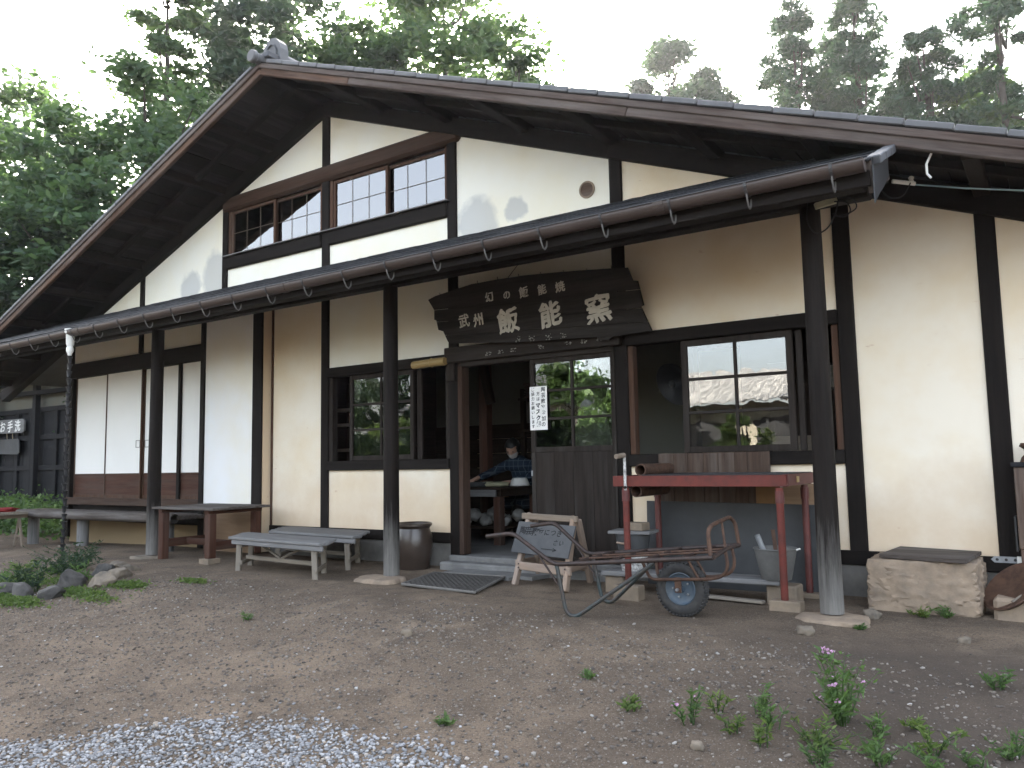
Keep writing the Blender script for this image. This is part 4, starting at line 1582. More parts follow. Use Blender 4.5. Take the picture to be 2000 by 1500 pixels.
b1 = bucket('tin_bucket', 'galvanised tin bucket holding pipes on the plank', (5.02, -.55, .095), .10, .14, .20, 'zinc_bucket')
m = MB()
cc = Vector((5.02, -.55, .095))
MB().tube([cc + Vector((.145, -.02, .2)), cc + Vector((.165, -.01, .21)), cc + Vector((.16, .02, .205))], .006, 6).build('ear', 'white_plastic', b1)
pth = [cc + Vector((.147 * math.cos(a), .147 * math.sin(a) , .2 - .03 * math.sin(a))) for a in [math.pi * q / 10 for q in range(11)]]
MB().tube(pth, .003, 6).build('bail', 'rust_pipe', b1, smooth=True)
tag(MB().lathe([(.014, 0), (.019, 0), (.019, .30), (.014, .30)], (5.0, -.53, .11), 14, Vector((-.28, -.2, .9)), True).build('steel_pipe', 'galvanised', None, smooth=True), 'short open steel pipe sticking out of the tin bucket', 'pipe')
tag(beam('iron_bar', (5.03, -.52, .12), (4.99, -.48, .42), .028, .008, 'rust_brown'), 'flat rusty iron bar standing in the tin bucket', 'bar')
b2 = bucket('grey_bucket', 'grey bucket covered by a weathered board, stacked in a pail', (3.93, -.5, .20), .105, .135, .155, 'slate')
MB().tube([(3.86, -.635, .30), (3.93, -.65, .295), (3.96, -.645, .297)], .008, 8).build('grip', 'pink_wood', b2, smooth=True)
b3 = bucket('white_pail', 'dirty white pail on the plank under the grey bucket', (3.93, -.5, .083), .09, .112, .118, 'white_flaked')
tag(MB().box(3.77, 4.10, -.62, -.38, .362, .385, .004, Matrix.Translation((3.93, -.5, .37)) @ Matrix.Rotation(.12, 4, 'Z') @ Matrix.Translation((-3.93, .5, -.37))).build('bucket_lid_board', 'grey_wood'), 'weathered square board lying over the grey bucket', 'board')
tag(MB().box(3.90, 4.05, -.56, -.45, .385, .445, .005, Matrix.Translation((3.97, -.5, .37)) @ Matrix.Rotation(-.15, 4, 'Z') @ Matrix.Translation((-3.97, .5, -.37))).build('wood_block', 'block_pale'), 'pale wood block weighing down the board on the grey bucket', 'block')

# ---------------------------------------------------------------- stone block and odds and ends on the right
V0, F0 = ico(5)
out = []
for q in V0:
    v = Vector(q)
    m_ = max(abs(v.x), abs(v.y), abs(v.z))
    v = v.lerp(v / m_, .9)
    w_ = Vector((v.x * 1.75, v.y * 1.3, v.z))
    d = 1 + .05 * mnoise.noise(w_ * 1.1) + .05 * abs(mnoise.noise(w_ * 2.3 + Vector((3, 1, 0)))) - .05 * abs(mnoise.noise(w_ * 3.7 + Vector((1, 7, 2)))) + .025 * mnoise.noise(w_ * 8) + .012 * mnoise.noise(w_ * 17)
    if v.z > .75:
        d = 1 + .012 * mnoise.noise(v * 5)
    v = v * d
    out.append((5.90 + v.x * .325, -.27 + v.y * .24, .075 + v.z * .185))
sb = npmesh('stone_block', [(a - 5.9, b + .27, c) for a, b, c in out], F0, 'sandstone', None, Matrix.Translation((5.9, -.27, 0)), smooth=True)
sb.data.set_sharp_from_angle(angle=R(25))
tag(sb, 'rough hewn sandstone block under a dark cover board by the wall', 'stone')
tag(MB().prism([(5.66, -.46, .262), (5.72, -.02, .272), (6.21, -.10, .268), (6.16, -.55, .258)], (0, 0, .022)).build('cover_board', 'bench_wood'), 'dark flat board lying on the sandstone block', 'board')
bk = thing('angle_bracket', 'galvanised steel bracket with bolt holes fixed low on the wall', 'bracket', (6.35, -.04, .24))
MB().prism([(6.255, -.035, .235), (6.275, -.035, .255), (6.5, -.035, .255), (6.5, -.035, .215), (6.275, -.035, .215)], (0, .006, 0)).build('strap', 'galvanised', bk)
for x in (6.29, 6.34, 6.39):
    MB().lathe([(.009, 0), (.0, .001)], (x, -.0358, .235), 12, (0, -1, 0)).build('bolt_hole', 'black_metal', bk)
MB().box(6.40, 6.425, -.05, -.03, .20, .26, .002).build('clip', 'white_plastic', bk)
cb = thing('meter_cabinet', 'brown cabinet with a rusty fitting on top beside the corner post', 'cabinet', (6.55, -.12, 0))
bx('cabinet_body', 6.425, 6.75, -.2, -.03, .32, .83, 'plank_brown', cb, .006)
bx('cabinet_top', 6.41, 6.77, -.215, -.025, .83, .86, 'tin_dark', cb, .004)
bx('cabinet_leg', 6.43, 6.47, -.19, -.15, -.1, .32, 'plank_brown', cb)
bx('cabinet_leg', 6.70, 6.74, -.19, -.15, -.1, .32, 'plank_brown', cb)
bx('side_strip', 6.405, 6.42, -.16, -.06, .3, .52, 'tin_grey', cb)
MB().lathe([(.06, 0), (.05, .03), (.03, .05), (.035, .08), (.06, .1), (.05, .12)], (6.52, -.12, .86), 12).build('fitting', 'rust_brown', cb, smooth=True)
tag(MB().box(6.28, 6.60, -.5, -.3, -.09, .06, .02).build('clay_trough', 'sandstone'), 'brown clay trough on the ground beside the sandstone block', 'trough')
tag(MB().lathe([(0, 0), (.1, .004), (.17, .02), (.19, .045), (.18, .05), (.1, .02), (0, .015)], (6.40, -.38, .09), 24, Vector((-.55, -.45, .7))).build('broken_bowl', 'rust_brown', None, smooth=True), 'shallow broken bowl tilted on the clay trough', 'bowl')
tag(MB().tube([(6.38, -.5, .04), (6.43, -.46, .075)], .012, 8).build('wooden_handle', 'bleached_wood', None, smooth=True), 'short pale wooden handle lying in the broken bowl', 'handle')

# ---------------------------------------------------------------- cables at the lean-to end
jb = thing('junction_box', 'pale cable junction box with coiled black wires under the eave end', 'junction box', (5.53, -.9, 2.5))
Wj = Matrix.Translation((5.57, -.98, 2.50)) @ Matrix.Rotation(.45, 4, 'Z') @ Matrix.Rotation(-.25, 4, 'Y')
MB().box(-.07, .07, -.015, .015, -.02, .02, .004, Wj).build('box_cover', 'cream_cloth', jb)
MB().box(5.50, 5.66, -.985, -.965, 2.535, 2.56, .003).build('box_base', 'plank_pale', jb)
cab = [((5.46, -.98, 2.53), (5.45, -1.0, 2.40), (5.50, -1.0, 2.30), (5.58, -1.0, 2.33), (5.63, -1.0, 2.42), (5.64, -.98, 2.5)),
       ((5.62, -.98, 2.50), (5.70, -1.0, 2.48), (5.72, -1.0, 2.41), (5.67, -1.0, 2.38), (5.61, -1.0, 2.42)),
       ((5.64, -.98, 2.52), (5.73, -1.0, 2.50), (5.76, -1.0, 2.43), (5.70, -1.0, 2.40), (5.62, -1.0, 2.40)),
       ((5.62, -.98, 2.53), (5.70, -.9, 2.56), (5.80, -.7, 2.62), (5.88, -.6, 2.68)),
       ((5.82, -.62, 2.66), (5.88, -.62, 2.56), (5.96, -.6, 2.56), (6.0, -.55, 2.66))]
for c in cab:
    pts = rnd_path(c, .08, 5)
    MB().tube(pts, .0045, 6).build('wire', 'black_cable', jb, smooth=True)
MB().tube([(5.90, -.58, 2.685), (6.02, -.5, 2.665)], .014, 8).build('splice', 'white_plastic', jb, smooth=True)
MB().lathe([(.01, 0), (.018, .01), (.012, .025), (.018, .04), (.008, .05)], (6.0, -.5, 2.67), 10).build('insulator', 'white_plastic', jb, smooth=True)
tag(MB().tube([(6.0, -.5, 2.665), (6.3, -.5, 2.575), (6.65, -.5, 2.485), (7.2, -.5, 2.37), (7.6, -.48, 2.31)], .005, 6).build('blue_cable', 'blue_cable', None, smooth=True), 'pale blue cable stretched under the gable eave', 'cable')
tag(MB().tube([(6.16, -.86, 2.72), (6.13, -.86, 2.66), (6.13, -.86, 2.60), (6.15, -.86, 2.57)], .007, 8).build('cable_stub', 'white_plastic', None, smooth=True), 'short white cable stub hanging below the barge board', 'cable')

# ---------------------------------------------------------------- inside the workshop
wt = thing('potter_table', 'heavy wooden potter table inside the doorway', 'table', (1.0, 1.35, .03))
bx('table_top', .25, 1.70, .93, 1.78, .625, .65, 'interior_wood', wt, .004)
bx('apron', .3, 1.62, .925, .96, .55, .625, 'grey_wood', wt, .004)  # paler wood paints in the light on the front face
bx('apron', 1.63, 1.665, .97, 1.74, .55, .625, 'interior_wood', wt, .004)  # darker wood paints in the shade on the side face
for x, y in ((1.63, .985), (.35, .985), (1.63, 1.70), (.35, 1.70)):
    bx('leg', x - .045, x + .045, y - .045, y + .045, .03, .55, 'redbrown_wood', wt, .005)
bx('low_shelf', .3, 1.66, 1.0, 1.7, .2, .225, 'interior_wood', wt)
lump_labels = ('white plaster mould lump under the potter table')
for i in range(14):
    x, y = .75 + (i % 7) * .15 + random.uniform(-.04, .04), 1.1 + (i // 7) * .2
    s_ = random.uniform(.065, .10)
    tag(rock('plaster_mould', (x, y, .225 + s_ * .75 + (i % 2) * .05), (s_, s_, s_ * .85), 'plaster_lump', seed=30 + i, sub=3, rough=.3), lump_labels, 'mould', 'plaster moulds under the potter table')
tag(MB().lathe([(.11, 0), (.115, .01), (.085, .085), (.075, .09), (0, .09)], (1.56, 1.5, .65), 28).build('white_bowl', 'white_plastic', None, smooth=True), 'white bowl turned upside down on the potter table', 'bowl')
tag(rock('folded_cloth', (1.36, 1.28, .672), (.15, .10, .03), 'cream_cloth', seed=44, sub=3, rough=.3, sq=.6), 'folded cream cloth on the potter table', 'cloth')
tag(MB().lathe([(0, 0), (.11, 0), (.115, .02), (.11, .05), (.10, .05), (.10, .02), (0, .015)], (1.20, 1.22, .65), 24).build('clay_dish', 'clay_grey', None, smooth=True), 'dark grey clay dish beside the folded cloth', 'dish')
tag(MB().lathe([(0, 0), (.12, 0), (.12, .012), (0, .012)], (1.02, 1.12, .65), 24).build('clay_disc', 'clay_grey', None, smooth=True), 'thin dark clay disc under the hand of the person', 'clay')

# the person: continuous skin-modifier body
pe = thing('person', 'person in a dark check shirt and white mask working at the potter table', 'person', (1.22, 2.0, .03))


def skin(name, pts, edges, rad, mat, parent, sub=2):
    me = bpy.data.meshes.new(name)
    me.from_pydata([tuple(p) for p in pts], edges, [])
    o = bpy.data.objects.new(name, me)
    COL.objects.link(o)
    md = o.modifiers.new('skin', 'SKIN')
    md.use_smooth_shade = True
    for i, sv in enumerate(me.skin_vertices[0].data):
        sv.radius = rad[i] if isinstance(rad[i], tuple) else (rad[i], rad[i])
    me.skin_vertices[0].data[0].use_root = True
    o.modifiers.new('sub', 'SUBSURF').levels = sub
    o.modifiers['sub'].render_levels = sub
    bpy.context.view_layer.update()
    m2 = bpy.data.meshes.new_from_object(o.evaluated_get(bpy.context.evaluated_depsgraph_get()))
    bpy.data.objects.remove(o)
    m2.name = name
    m2.materials.clear()
    m2.materials.append(M(mat))
    m2.shade_smooth()
    return link(name, m2, parent, Matrix.Identity(4))


px_, py_ = 1.22, 2.02
pts = [(px_ + .03, py_ + .12, .48), (px_ + .02, py_ + .07, .68), (px_ + .01, py_ + .0, .84), (px_, py_ - .03, .92), (px_ - .01, py_ - .06, .985),
       (px_ - .17, py_ - .03, .885), (px_ - .27, py_ - .20, .80), (px_ - .24, py_ - .52, .74),
       (px_ + .18, py_ + .0, .875), (px_ + .27, py_ - .12, .76), (px_ + .15, py_ - .36, .70),
       (px_ - .08, py_ - .05, .42), (px_ - .10, py_ - .30, .43), (px_ + .13, py_ - .02, .42), (px_ + .14, py_ - .28, .43)]
edges = [(0, 1), (1, 2), (2, 3), (3, 4), (3, 5), (5, 6), (6, 7), (3, 8), (8, 9), (9, 10), (0, 11), (11, 12), (0, 13), (13, 14)]
rad = [(.16, .11), (.16, .105), (.17, .105), (.12, .08), (.05, .05), (.072, .07), (.055, .055), (.042, .042), (.072, .07), (.055, .055), (.042, .042), .08, .075, .08, .075]
skin('body', pts, edges, rad, 'check_cloth', pe)
# legs below, shins to the floor
# hands and forearm skin
def hand(wrist, dirv, side, palm_down=True):
    w = Vector(wrist)
    d = Vector(dirv).normalized()
    s_ = Vector(side).normalized()
    dn = Vector((0, 0, -1))
    p = [w - d * .06, w, w + d * .045 , w + d * .075]
    e = [(0, 1), (1, 2), (2, 3)]
    r = [(.03, .03), (.024, .019), (.036, .016), (.036, .014)]
    for i, (off, ln) in enumerate(((-.028, .055), (-.009, .068), (.010, .064), (.027, .05))):
        b = len(p)
        base = w + d * .078 + s_ * off
        p += [base, base + d * ln * .5 + s_ * off * .25 + dn * .004, base + d * ln + s_ * off * .5 + dn * .018]
        e += [(3, b), (b, b + 1), (b + 1, b + 2)]
        r += [.0105, .009, .0075]
    b = len(p)
    sg = -1
    p += [w + d * .025 + s_ * .034 * sg, w + d * .055 + s_ * .055 * sg + dn * .008, w + d * .08 + s_ * .058 * sg + dn * .018]
    e += [(1, b), (b, b + 1), (b + 1, b + 2)]
    r += [.013, .011, .009]
    return p, e, r


for (wv, dv, sv) in (((px_ - .235, py_ - .58, .73), (-.15, -1, -.35), (1, 0, 0)), ((px_ + .11, py_ - .40, .69), (-.8, -.5, -.02), (-.5, .8, 0))):
    p, e, r = hand(wv, dv, sv)
    skin('hand', p, e, r, 'skin', pe, 2)
# head
hcx, hcy, hcz = px_ - .03, py_ - .10, 1.075
V0, F0 = ico(4)
hv = []
TH = Matrix.Rotation(R(32), 3, 'X')        # looks down at the work
fd = Matrix.Rotation(R(12), 3, 'Z')
for q in V0:
    v = Vector(q)
    x, y, z = v.x * .076, v.y * .098, v.z * .118
    if z < 0:
        x *= 1 - .28 * (-z / .118) ** 1.5
        if y > 0:
            y *= 1 - .35 * (-z / .118)
    if v.y < 0:
        y -= .022 * math.exp(-((x / .014) ** 2) - ((z + .015) / .022) ** 2)     # nose
        y += .010 * (math.exp(-(((abs(x) - .032) / .016) ** 2) - ((z - .012) / .012) ** 2))   # eye sockets
        y -= .006 * math.exp(-((x / .022) ** 2) - ((z + .062) / .012) ** 2)
    hv.append((fd @ (TH @ Vector((x, y, z)))) + Vector((hcx, hcy, hcz)))
head = npmesh('head', [q[:] for q in hv], F0, 'skin', pe, Matrix.Identity(4), smooth=True)
# hair shell over the skull, fringe over the brow
nv, keep = [], []
for q in V0:
    v = Vector(q)
    n_ = 1 + .05 * mnoise.noise(v * 6)
    nv.append((fd @ (TH @ Vector((v.x * .094 * n_, v.y * .112 * n_ + .012, v.z * .118 * n_ + .022)))) + Vector((hcx, hcy, hcz)))
for f in F0:
    c = V0[f].mean(0)
    if not (c[1] < -.30 and c[2] < .38 and abs(c[0]) < .78) and c[2] > -.72:
        keep.append(f)
npmesh('hair', [q[:] for q in nv], keep, 'hair', pe, Matrix.Identity(4), smooth=True)
mv, keep = [], []
for q in V0:
    v = Vector(q)
    pt = -.03 * math.exp(-((v.x / .35) ** 2) - ((v.z + .25) / .3) ** 2)
    mv.append((fd @ (TH @ Vector((v.x * .080 * (1 - .22 * max(0, -v.z)), v.y * .104 + pt, v.z * .124)))) + Vector((hcx, hcy, hcz)))
for f in F0:
    c = V0[f].mean(0)
    if c[1] < -.35 and -.85 < c[2] < -.08:
        keep.append(f)
npmesh('face_mask', [q[:] for q in mv], keep, 'mask_white', pe, Matrix.Identity(4), smooth=True)
for sx_ in (-1, 1):
    c = fd @ (TH @ Vector((sx_ * .077, .01, -.005))) + Vector((hcx, hcy, hcz))
    rock('ear', c, (.012, .02, .03), 'skin', pe, seed=2, sub=2, rough=.1)
    c = fd @ (TH @ Vector((sx_ * .032, -.083, .012))) + Vector((hcx, hcy, hcz))
    rock('eye', c, (.014, .008, .006), 'hair', pe, seed=2, sub=2, rough=.05)
st = thing('stool', 'plain wooden stool the person sits on', 'stool', (1.25, 2.1, .03))
bx('seat', 1.05, 1.45, 1.98, 2.3, .33, .37, 'interior_wood', st)
for x in (1.09, 1.41):
    for y in (2.02, 2.26):
        bx('leg', x - .02, x + .02, y - .02, y + .02, .03, .33, 'interior_wood', st)
# trousers and shoes: lower legs meet the floor
tr_p = [(px_ - .10, py_ - .30, .43), (px_ - .10, py_ - .32, .25), (px_ - .10, py_ - .31, .075), (px_ - .10, py_ - .42, .06)]
skin('trouser_leg', tr_p, [(0, 1), (1, 2), (2, 3)], [.075, .06, .045, .04], 'hair', pe)
tr_p = [(px_ + .14, py_ - .28, .43), (px_ + .14, py_ - .30, .25), (px_ + .14, py_ - .29, .075), (px_ + .14, py_ - .40, .06)]
skin('trouser_leg', tr_p, [(0, 1), (1, 2), (2, 3)], [.075, .06, .045, .04], 'hair', pe)

# shelves and clutter inside
sh = thing('board_rack', 'dark shelf rack stacked with ware boards behind the person', 'shelf', (1.4, 2.6, .03))
for x in (1.05, 1.82):
    bx('upright', x - .03, x + .03, 2.35, 2.41, .03, 1.85, 'interior_wood', sh)
bx('shelf', 1.0, 1.88, 2.33, 2.75, 1.70, 1.73, 'interior_wood', sh)
bx('shelf', 1.0, 1.88, 2.33, 2.75, 1.30, 1.33, 'interior_wood', sh)
for i in range(6):
    tag(bx('ware_board', 1.05 + random.uniform(-.03, .03), 1.85 + random.uniform(-.03, .03), 2.36, 2.7, 1.735 + i * .032, 1.755 + i * .032, 'plank_brown', None, .003), 'thin ware board in the pile on top of the dark shelf rack', 'board', 'ware boards piled on the rack')
for i in range(3):
    tag(bx('magazine', 1.5, 1.78, 2.36, 2.6, 1.333 + i * .022, 1.352 + i * .022, 'door_paper' if i % 2 else 'cream_cloth', None, .002), 'flat magazine on the middle board of the dark rack', 'magazine', 'magazines on the rack')
s2 = thing('wall_shelf', 'narrow shelf of boxes inside the small shop window', 'shelf', (.1, .75, 1.0))
bx('upright', -.42, -.38, .72, .78, .03, 1.9, 'interior_wood', s2)
for z in (1.56, 1.38, 1.08):
    bx('shelf', -.5, .12, .6, .95, z, z + .035, 'plank_pale', s2, .003)
for i, (x0, x1, z0, z1) in enumerate(((-.3, .05, 1.42, 1.54), (-.25, .06, 1.12, 1.24))):
    tag(bx('carton', x0, x1, .64, .9, z0, z1 - .01, 'cardboard', None, .004), ('small brown carton on the upper shelf in the shop window', 'small brown carton on the lower shelf in the shop window')[i], 'box')
tag(bx('paper_slip', -.02, .09, .598, .6, 1.2, 1.32, 'paper', None, .0005), 'paper slip pinned to the shelf in the shop window', 'paper')
# fan hood on the plaster partition
fn = thing('lamp_hood', 'black conical lamp hood hanging inside the wide shop window', 'lamp', (3.55, 1.1, 1.5))
MB().lathe([(.02, .22), (.05, .2), (.09, .12), (.2, .02), (.205, .0), (.195, .005), (.08, .11), (.04, .18)], (3.80, .72, 1.60), 28, Vector((.3, .75, .35))).build('shade', 'black_metal', fn, smooth=True)
MB().lathe([(.03, 0), (.035, .03), (.0, .05)], (3.80, .71, 1.61), 16, Vector((-.3, -.75, -.35))).build('bulb', 'clay_grey', fn, smooth=True)
MB().tube([(3.84, .83, 1.70), (3.9, .92, 2.62)], .008, 6).build('stem', 'black_metal', fn)
sw = thing('switch_box', 'small framed switch box on the inner plaster wall', 'switch', (3.0, 1.94, 1.3))
m = MB()
for (a, b, c, d) in ((2.52, 2.68, 1.56, 1.575), (2.52, 2.68, 1.08, 1.095), (2.52, 2.535, 1.095, 1.56), (2.665, 2.68, 1.095, 1.56), (2.535, 2.665, 1.32, 1.335)):
    m.box(a, b, 1.925, 1.95, c, d, 0)
m.build('frame', 'letter_faded', sw)
MB().box(2.535, 2.665, 1.94, 1.95, 1.095, 1.56, 0).build('inside', 'black_metal', sw)
ck = thing('wall_clock', 'square dark framed wall clock inside the wide shop window', 'clock', (5.0, 1.0, 1.6))
MB().box(4.92, 5.14, 1.2, 1.24, 1.50, 1.74, .01).build('clock_frame', 'black_metal', ck)
MB().box(4.945, 5.115, 1.193, 1.2, 1.525, 1.715, .002).build('clock_face', 'letter_faded', ck)
cab2 = thing('tool_cabinet', 'dark cabinet standing inside the wide shop window', 'cabinet', (5.0, 1.4, .03))
bx('cabinet_body', 4.5, 5.6, 1.24, 1.7, .03, 1.78, 'interior_wood', cab2, .005)
bx('cabinet_door', 4.55, 5.02, 1.225, 1.24, .1, 1.45, 'interior_wood', cab2, .004)
bx('cabinet_door', 5.06, 5.55, 1.225, 1.24, .1, 1.45, 'interior_wood', cab2, .004)
tag(bx('tool_crate', 4.6, 5.0, .95, 1.2, .95, 1.1, 'plank_pale', None, .004), 'pale tool crate on the bench inside the wide window', 'crate')
wb = thing('window_bench', 'work bench under the wide shop window inside', 'bench', (4.5, .9, .03))
bx('bench_top', 3.75, 5.5, .7, 1.22, .91, .95, 'interior_wood', wb)
for x in (3.8, 5.45):
    for y in (.75, 1.17):
        bx('leg', x - .03, x + .03, y - .03, y + .03, .03, .91, 'interior_wood', wb)

# ---------------------------------------------------------------- vegetation
NR = np.random.default_rng(11)


def leaves(name, C, size, mat, parent, W=None, up=.4, asp=.55, seed=0, bend=None):
    r = np.random.default_rng(seed)
    N = len(C)
    a = r.normal(size=(N, 3))
    a[:, 2] *= up
    a /= np.linalg.norm(a, axis=1)[:, None] + 1e-9
    if bend is not None:
        a = a * .5 + bend
        a /= np.linalg.norm(a, axis=1)[:, None] + 1e-9
    b = r.normal(size=(N, 3))
    b -= a * (a * b).sum(1)[:, None]
    b /= np.linalg.norm(b, axis=1)[:, None] + 1e-9
    s = (size * r.uniform(.6, 1.3, N))[:, None]
    V = np.stack([C - a * s, C + b * s * asp - a * s * .1, C + a * s, C - b * s * asp - a * s * .1], 1).reshape(-1, 3)
    F = np.arange(4 * N).reshape(-1, 4)
    return npmesh(name, V, F, mat, parent, W, rnd=r.uniform(0, 1, N))


def tree(name, label, x, y, h, rad, kind, mat, leaf=.10, n=14000, z0=None, base=.25, group=None, seed=1, lobes=60, flat=.5, open_=.0):
    r = np.random.default_rng(seed)
    zb = gh(x, min(y, 30)) if z0 is None else z0
    t = thing(name, label, 'tree', (x, y, zb), 0, group)
    W = WM[t.name]
    tips = []
    if kind == 'broad':
        while len(tips) < lobes:
            q = r.normal(size=3)
            q /= np.linalg.norm(q)
            q *= r.uniform(.45, 1.0) ** .6
            zc = base + (1 - base) * (q[2] * .5 + .5)
            wv = 1 - .35 * max(0, (zc - .7) / .3) - .2 * max(0, (.4 - zc) / .4)
            nz = 1 + .35 * mnoise.noise((q[0] * 2 + seed, q[1] * 2, q[2] * 2))
            tips.append((q[0] * rad * wv * nz, q[1] * rad * wv * nz, h * zc, rad * r.uniform(.16, .30)))
    elif kind == 'feather':
        for i in range(lobes):
            zc = base + (1 - base) * (i + .5) / lobes
            a = r.uniform(0, 6.28)
            rr = rad * r.uniform(.25, 1.0) * (1.05 - zc) ** .6
            tips.append((rr * math.cos(a), rr * math.sin(a), h * zc, rad * r.uniform(.12, .22)))
    else:
        for i in range(lobes):
            zc = base + (1 - base) * (i + .3) / lobes
            a = i * 2.4 + r.uniform(-.5, .5)
            rr = rad * min(1, 1.25 * (1.05 - zc) ** .8) * r.uniform(.1, 1.3) ** .8
            tips.append((rr * math.cos(a), rr * math.sin(a), h * zc + .15 * rr + r.normal() * .25, rad * r.uniform(.10, .24) * (1.2 - .55 * zc)))
    tips = np.array(tips)
    per = n // len(tips)
    cs = []
    for (cx, cy, cz, cr) in tips:
        q = r.normal(size=(per, 3))
        q /= np.linalg.norm(q, axis=1)[:, None]
        q *= (r.uniform(0, 1, per) ** .45)[:, None]
        q *= 1 + .3 * r.normal(size=(per, 1))
        cs.append(np.column_stack([cx + q[:, 0] * cr, cy + q[:, 1] * cr, cz + q[:, 2] * cr * flat - .1 * cr * (q[:, 0] ** 2 + q[:, 1] ** 2)]))
    C = np.concatenate(cs)
    if open_:
        keep = np.array([mnoise.noise((p[0] * .9 + seed, p[1] * .9, p[2] * .9)) > -1 + open_ for p in C])
        C = C[keep]
    leaves('crown', C, leaf, mat, t, W, up=.45 if kind != 'conifer' else .8, asp=.5 if kind != 'conifer' else .32, seed=seed)
    m = MB()
    tr = .009 * h + .04
    m.tube([(0, 0, -.4), (.02 * rad, 0, h * .2), (.04 * rad, .02 * rad, h * .5), (.0, .03 * rad, h * .8), (0, 0, h * .97)], [tr * 1.25, tr, tr * .7, tr * .35, .02], 9)
    m.v = [(W @ Vector(v))[:] for v in m.v]
    trunk = m.build('trunk', 'bark', t, smooth=True)
    lm = MB()
    order = r.permutation(len(tips))[:min(26, len(tips))]
    for i in order:
        cx, cy, cz, cr = tips[i]
        s0 = max(.12 * h, cz - math.hypot(cx, cy) * (.75 if kind == 'broad' else .15) - .05 * h)
        p0 = Vector((.03 * rad, .02 * rad, s0))
        p2 = Vector((cx, cy, cz))
        p1 = (p0 + p2) / 2 + Vector((0, 0, -.05 * h if kind == 'conifer' else -.03 * h))
        lm.tube([p0, p1, p2], [tr * .42, tr * .25, .012], 5)
    lm.v = [(W @ Vector(v))[:] for v in lm.v]
    lm.build('limbs', 'bark', t, smooth=True)['kind'] = 'stuff'
    return t


GT = 'trees on the slope behind the workshop'
tree('maple_tree', 'broad layered maple with pale green sprays at the far corner of the slope', -17.5, 5.0, 12.2, 4.6, 'broad', 'leaf_maple', .13, 26000, 0, .1, GT, 1, 120, .38)
tree('maple_tree', 'tall layered maple rising beside the gable verge', -12.6, 5.2, 11.4, 3.7, 'broad', 'leaf_maple', .115, 26000, 0, .1, GT, 2, 120, .36)
tree('maple_tree', 'low dense maple half hidden behind the gable verge', -10.2, 4.4, 8.3, 2.6, 'broad', 'leaf_maple', .10, 20000, 0, .05, GT, 3, 90, .4)
tree('maple_tree', 'dark maple filling the gap below the lighter sprays', -14.2, 3.6, 7.8, 3.0, 'broad', 'leaf_dark', .11, 20000, 0, .02, GT, 4, 90, .42)
tree('maple_tree', 'small maple standing over the black shed roof', -18.0, 3.2, 7.2, 3.2, 'broad', 'leaf_maple', .12, 16000, 0, .05, GT, 5, 80, .4)
tree('slender_tree', 'slender open tree with feathery branches above the maples', -15.2, 7.4, 17.0, 2.3, 'feather', 'leaf_broad', .12, 7000, 0, .5, GT, 6, 40, .4)
tree('evergreen_tree', 'dense dark evergreen behind the ridge ornament', -16.0, 12.5, 20.5, 3.6, 'broad', 'leaf_dark', .16, 26000, 0, .2, GT, 7, 120, .6)
tree('broadleaf_tree', 'pale green broadleaf tree just past the ridge', -13.5, 14.5, 17.6, 3.6, 'broad', 'leaf_broad', .15, 24000, 0, .2, GT, 8, 110, .5)
tree('broadleaf_tree', 'tall broadleaf tree with sunlight glinting through its crown', -11.6, 16.5, 20.5, 4.6, 'broad', 'leaf_broad', .16, 24000, 0, .25, GT, 9, 110, .5)
tree('broadleaf_tree', 'rounded broadleaf tree tapering to a drooping tip over the roof', -8.3, 16.5, 15.6, 3.2, 'broad', 'leaf_broad', .15, 18000, 0, .25, GT, 10, 80, .5)
tree('far_tree', 'small dark round topped tree alone on the skyline', -7.7, 29, 21.2, 3.3, 'broad', 'leaf_dark', .17, 20000, 0, .55, GT, 12, 60, .55)
tree('far_tree', 'low pale bush top peeping over the middle of the roof', -10.8, 26, 17.2, 1.9, 'broad', 'leaf_broad', .18, 6000, 0, .4, GT, 13, 30, .5)
GC = 'cedars behind the low end of the roof'
tree('cedar_tree', 'tall pointed cedar nearest the open sky', .15, 21, 16.2, 3.0, 'conifer', 'leaf_cedar', .13, 17000, 0, .3, GC, 14, 105, .6)
tree('cedar_tree', 'tallest cedar of the pair with a straight bare trunk line', 2.0, 21.5, 16.6, 3.0, 'conifer', 'leaf_cedar', .13, 17000, 0, .3, GC, 15, 105, .6)
tree('cedar_tree', 'bushy mid height cedar with several leaders', 4.1, 20.5, 14.0, 2.8, 'conifer', 'leaf_cedar', .13, 15000, 0, .3, GC, 16, 90, .6)
tree('cedar_tree', 'thin open cedar beyond the low eave', 6.05, 19.5, 15.6, 2.6, 'conifer', 'leaf_cedar', .13, 9000, 0, .3, GC, 17, 62, .6)
tree('cedar_tree', 'wide cedar standing past the low eave', 8.4, 21, 16.5, 3.2, 'conifer', 'leaf_cedar', .14, 12000, 0, .2, GC, 18, 80, .6)
tree('broadleaf_tree', 'low yellow green tree filling the gap between the cedars', 5.0, 23, 14.4, 3.0, 'broad', 'leaf_broad', .15, 14000, 0, .2, GC, 19, 70, .5)
tree('broadleaf_tree', 'dull green understorey tree at the foot of the cedars', 1.2, 23.5, 16.0, 3.4, 'broad', 'leaf_cedar', .16, 16000, 0, .2, GC, 20, 80, .5)
tree('broadleaf_tree', 'pale understorey bush sloping down to the open sky', -.8, 22.5, 14.0, 1.8, 'broad', 'leaf_broad', .14, 10000, 0, .2, GC, 22, 50, .5)

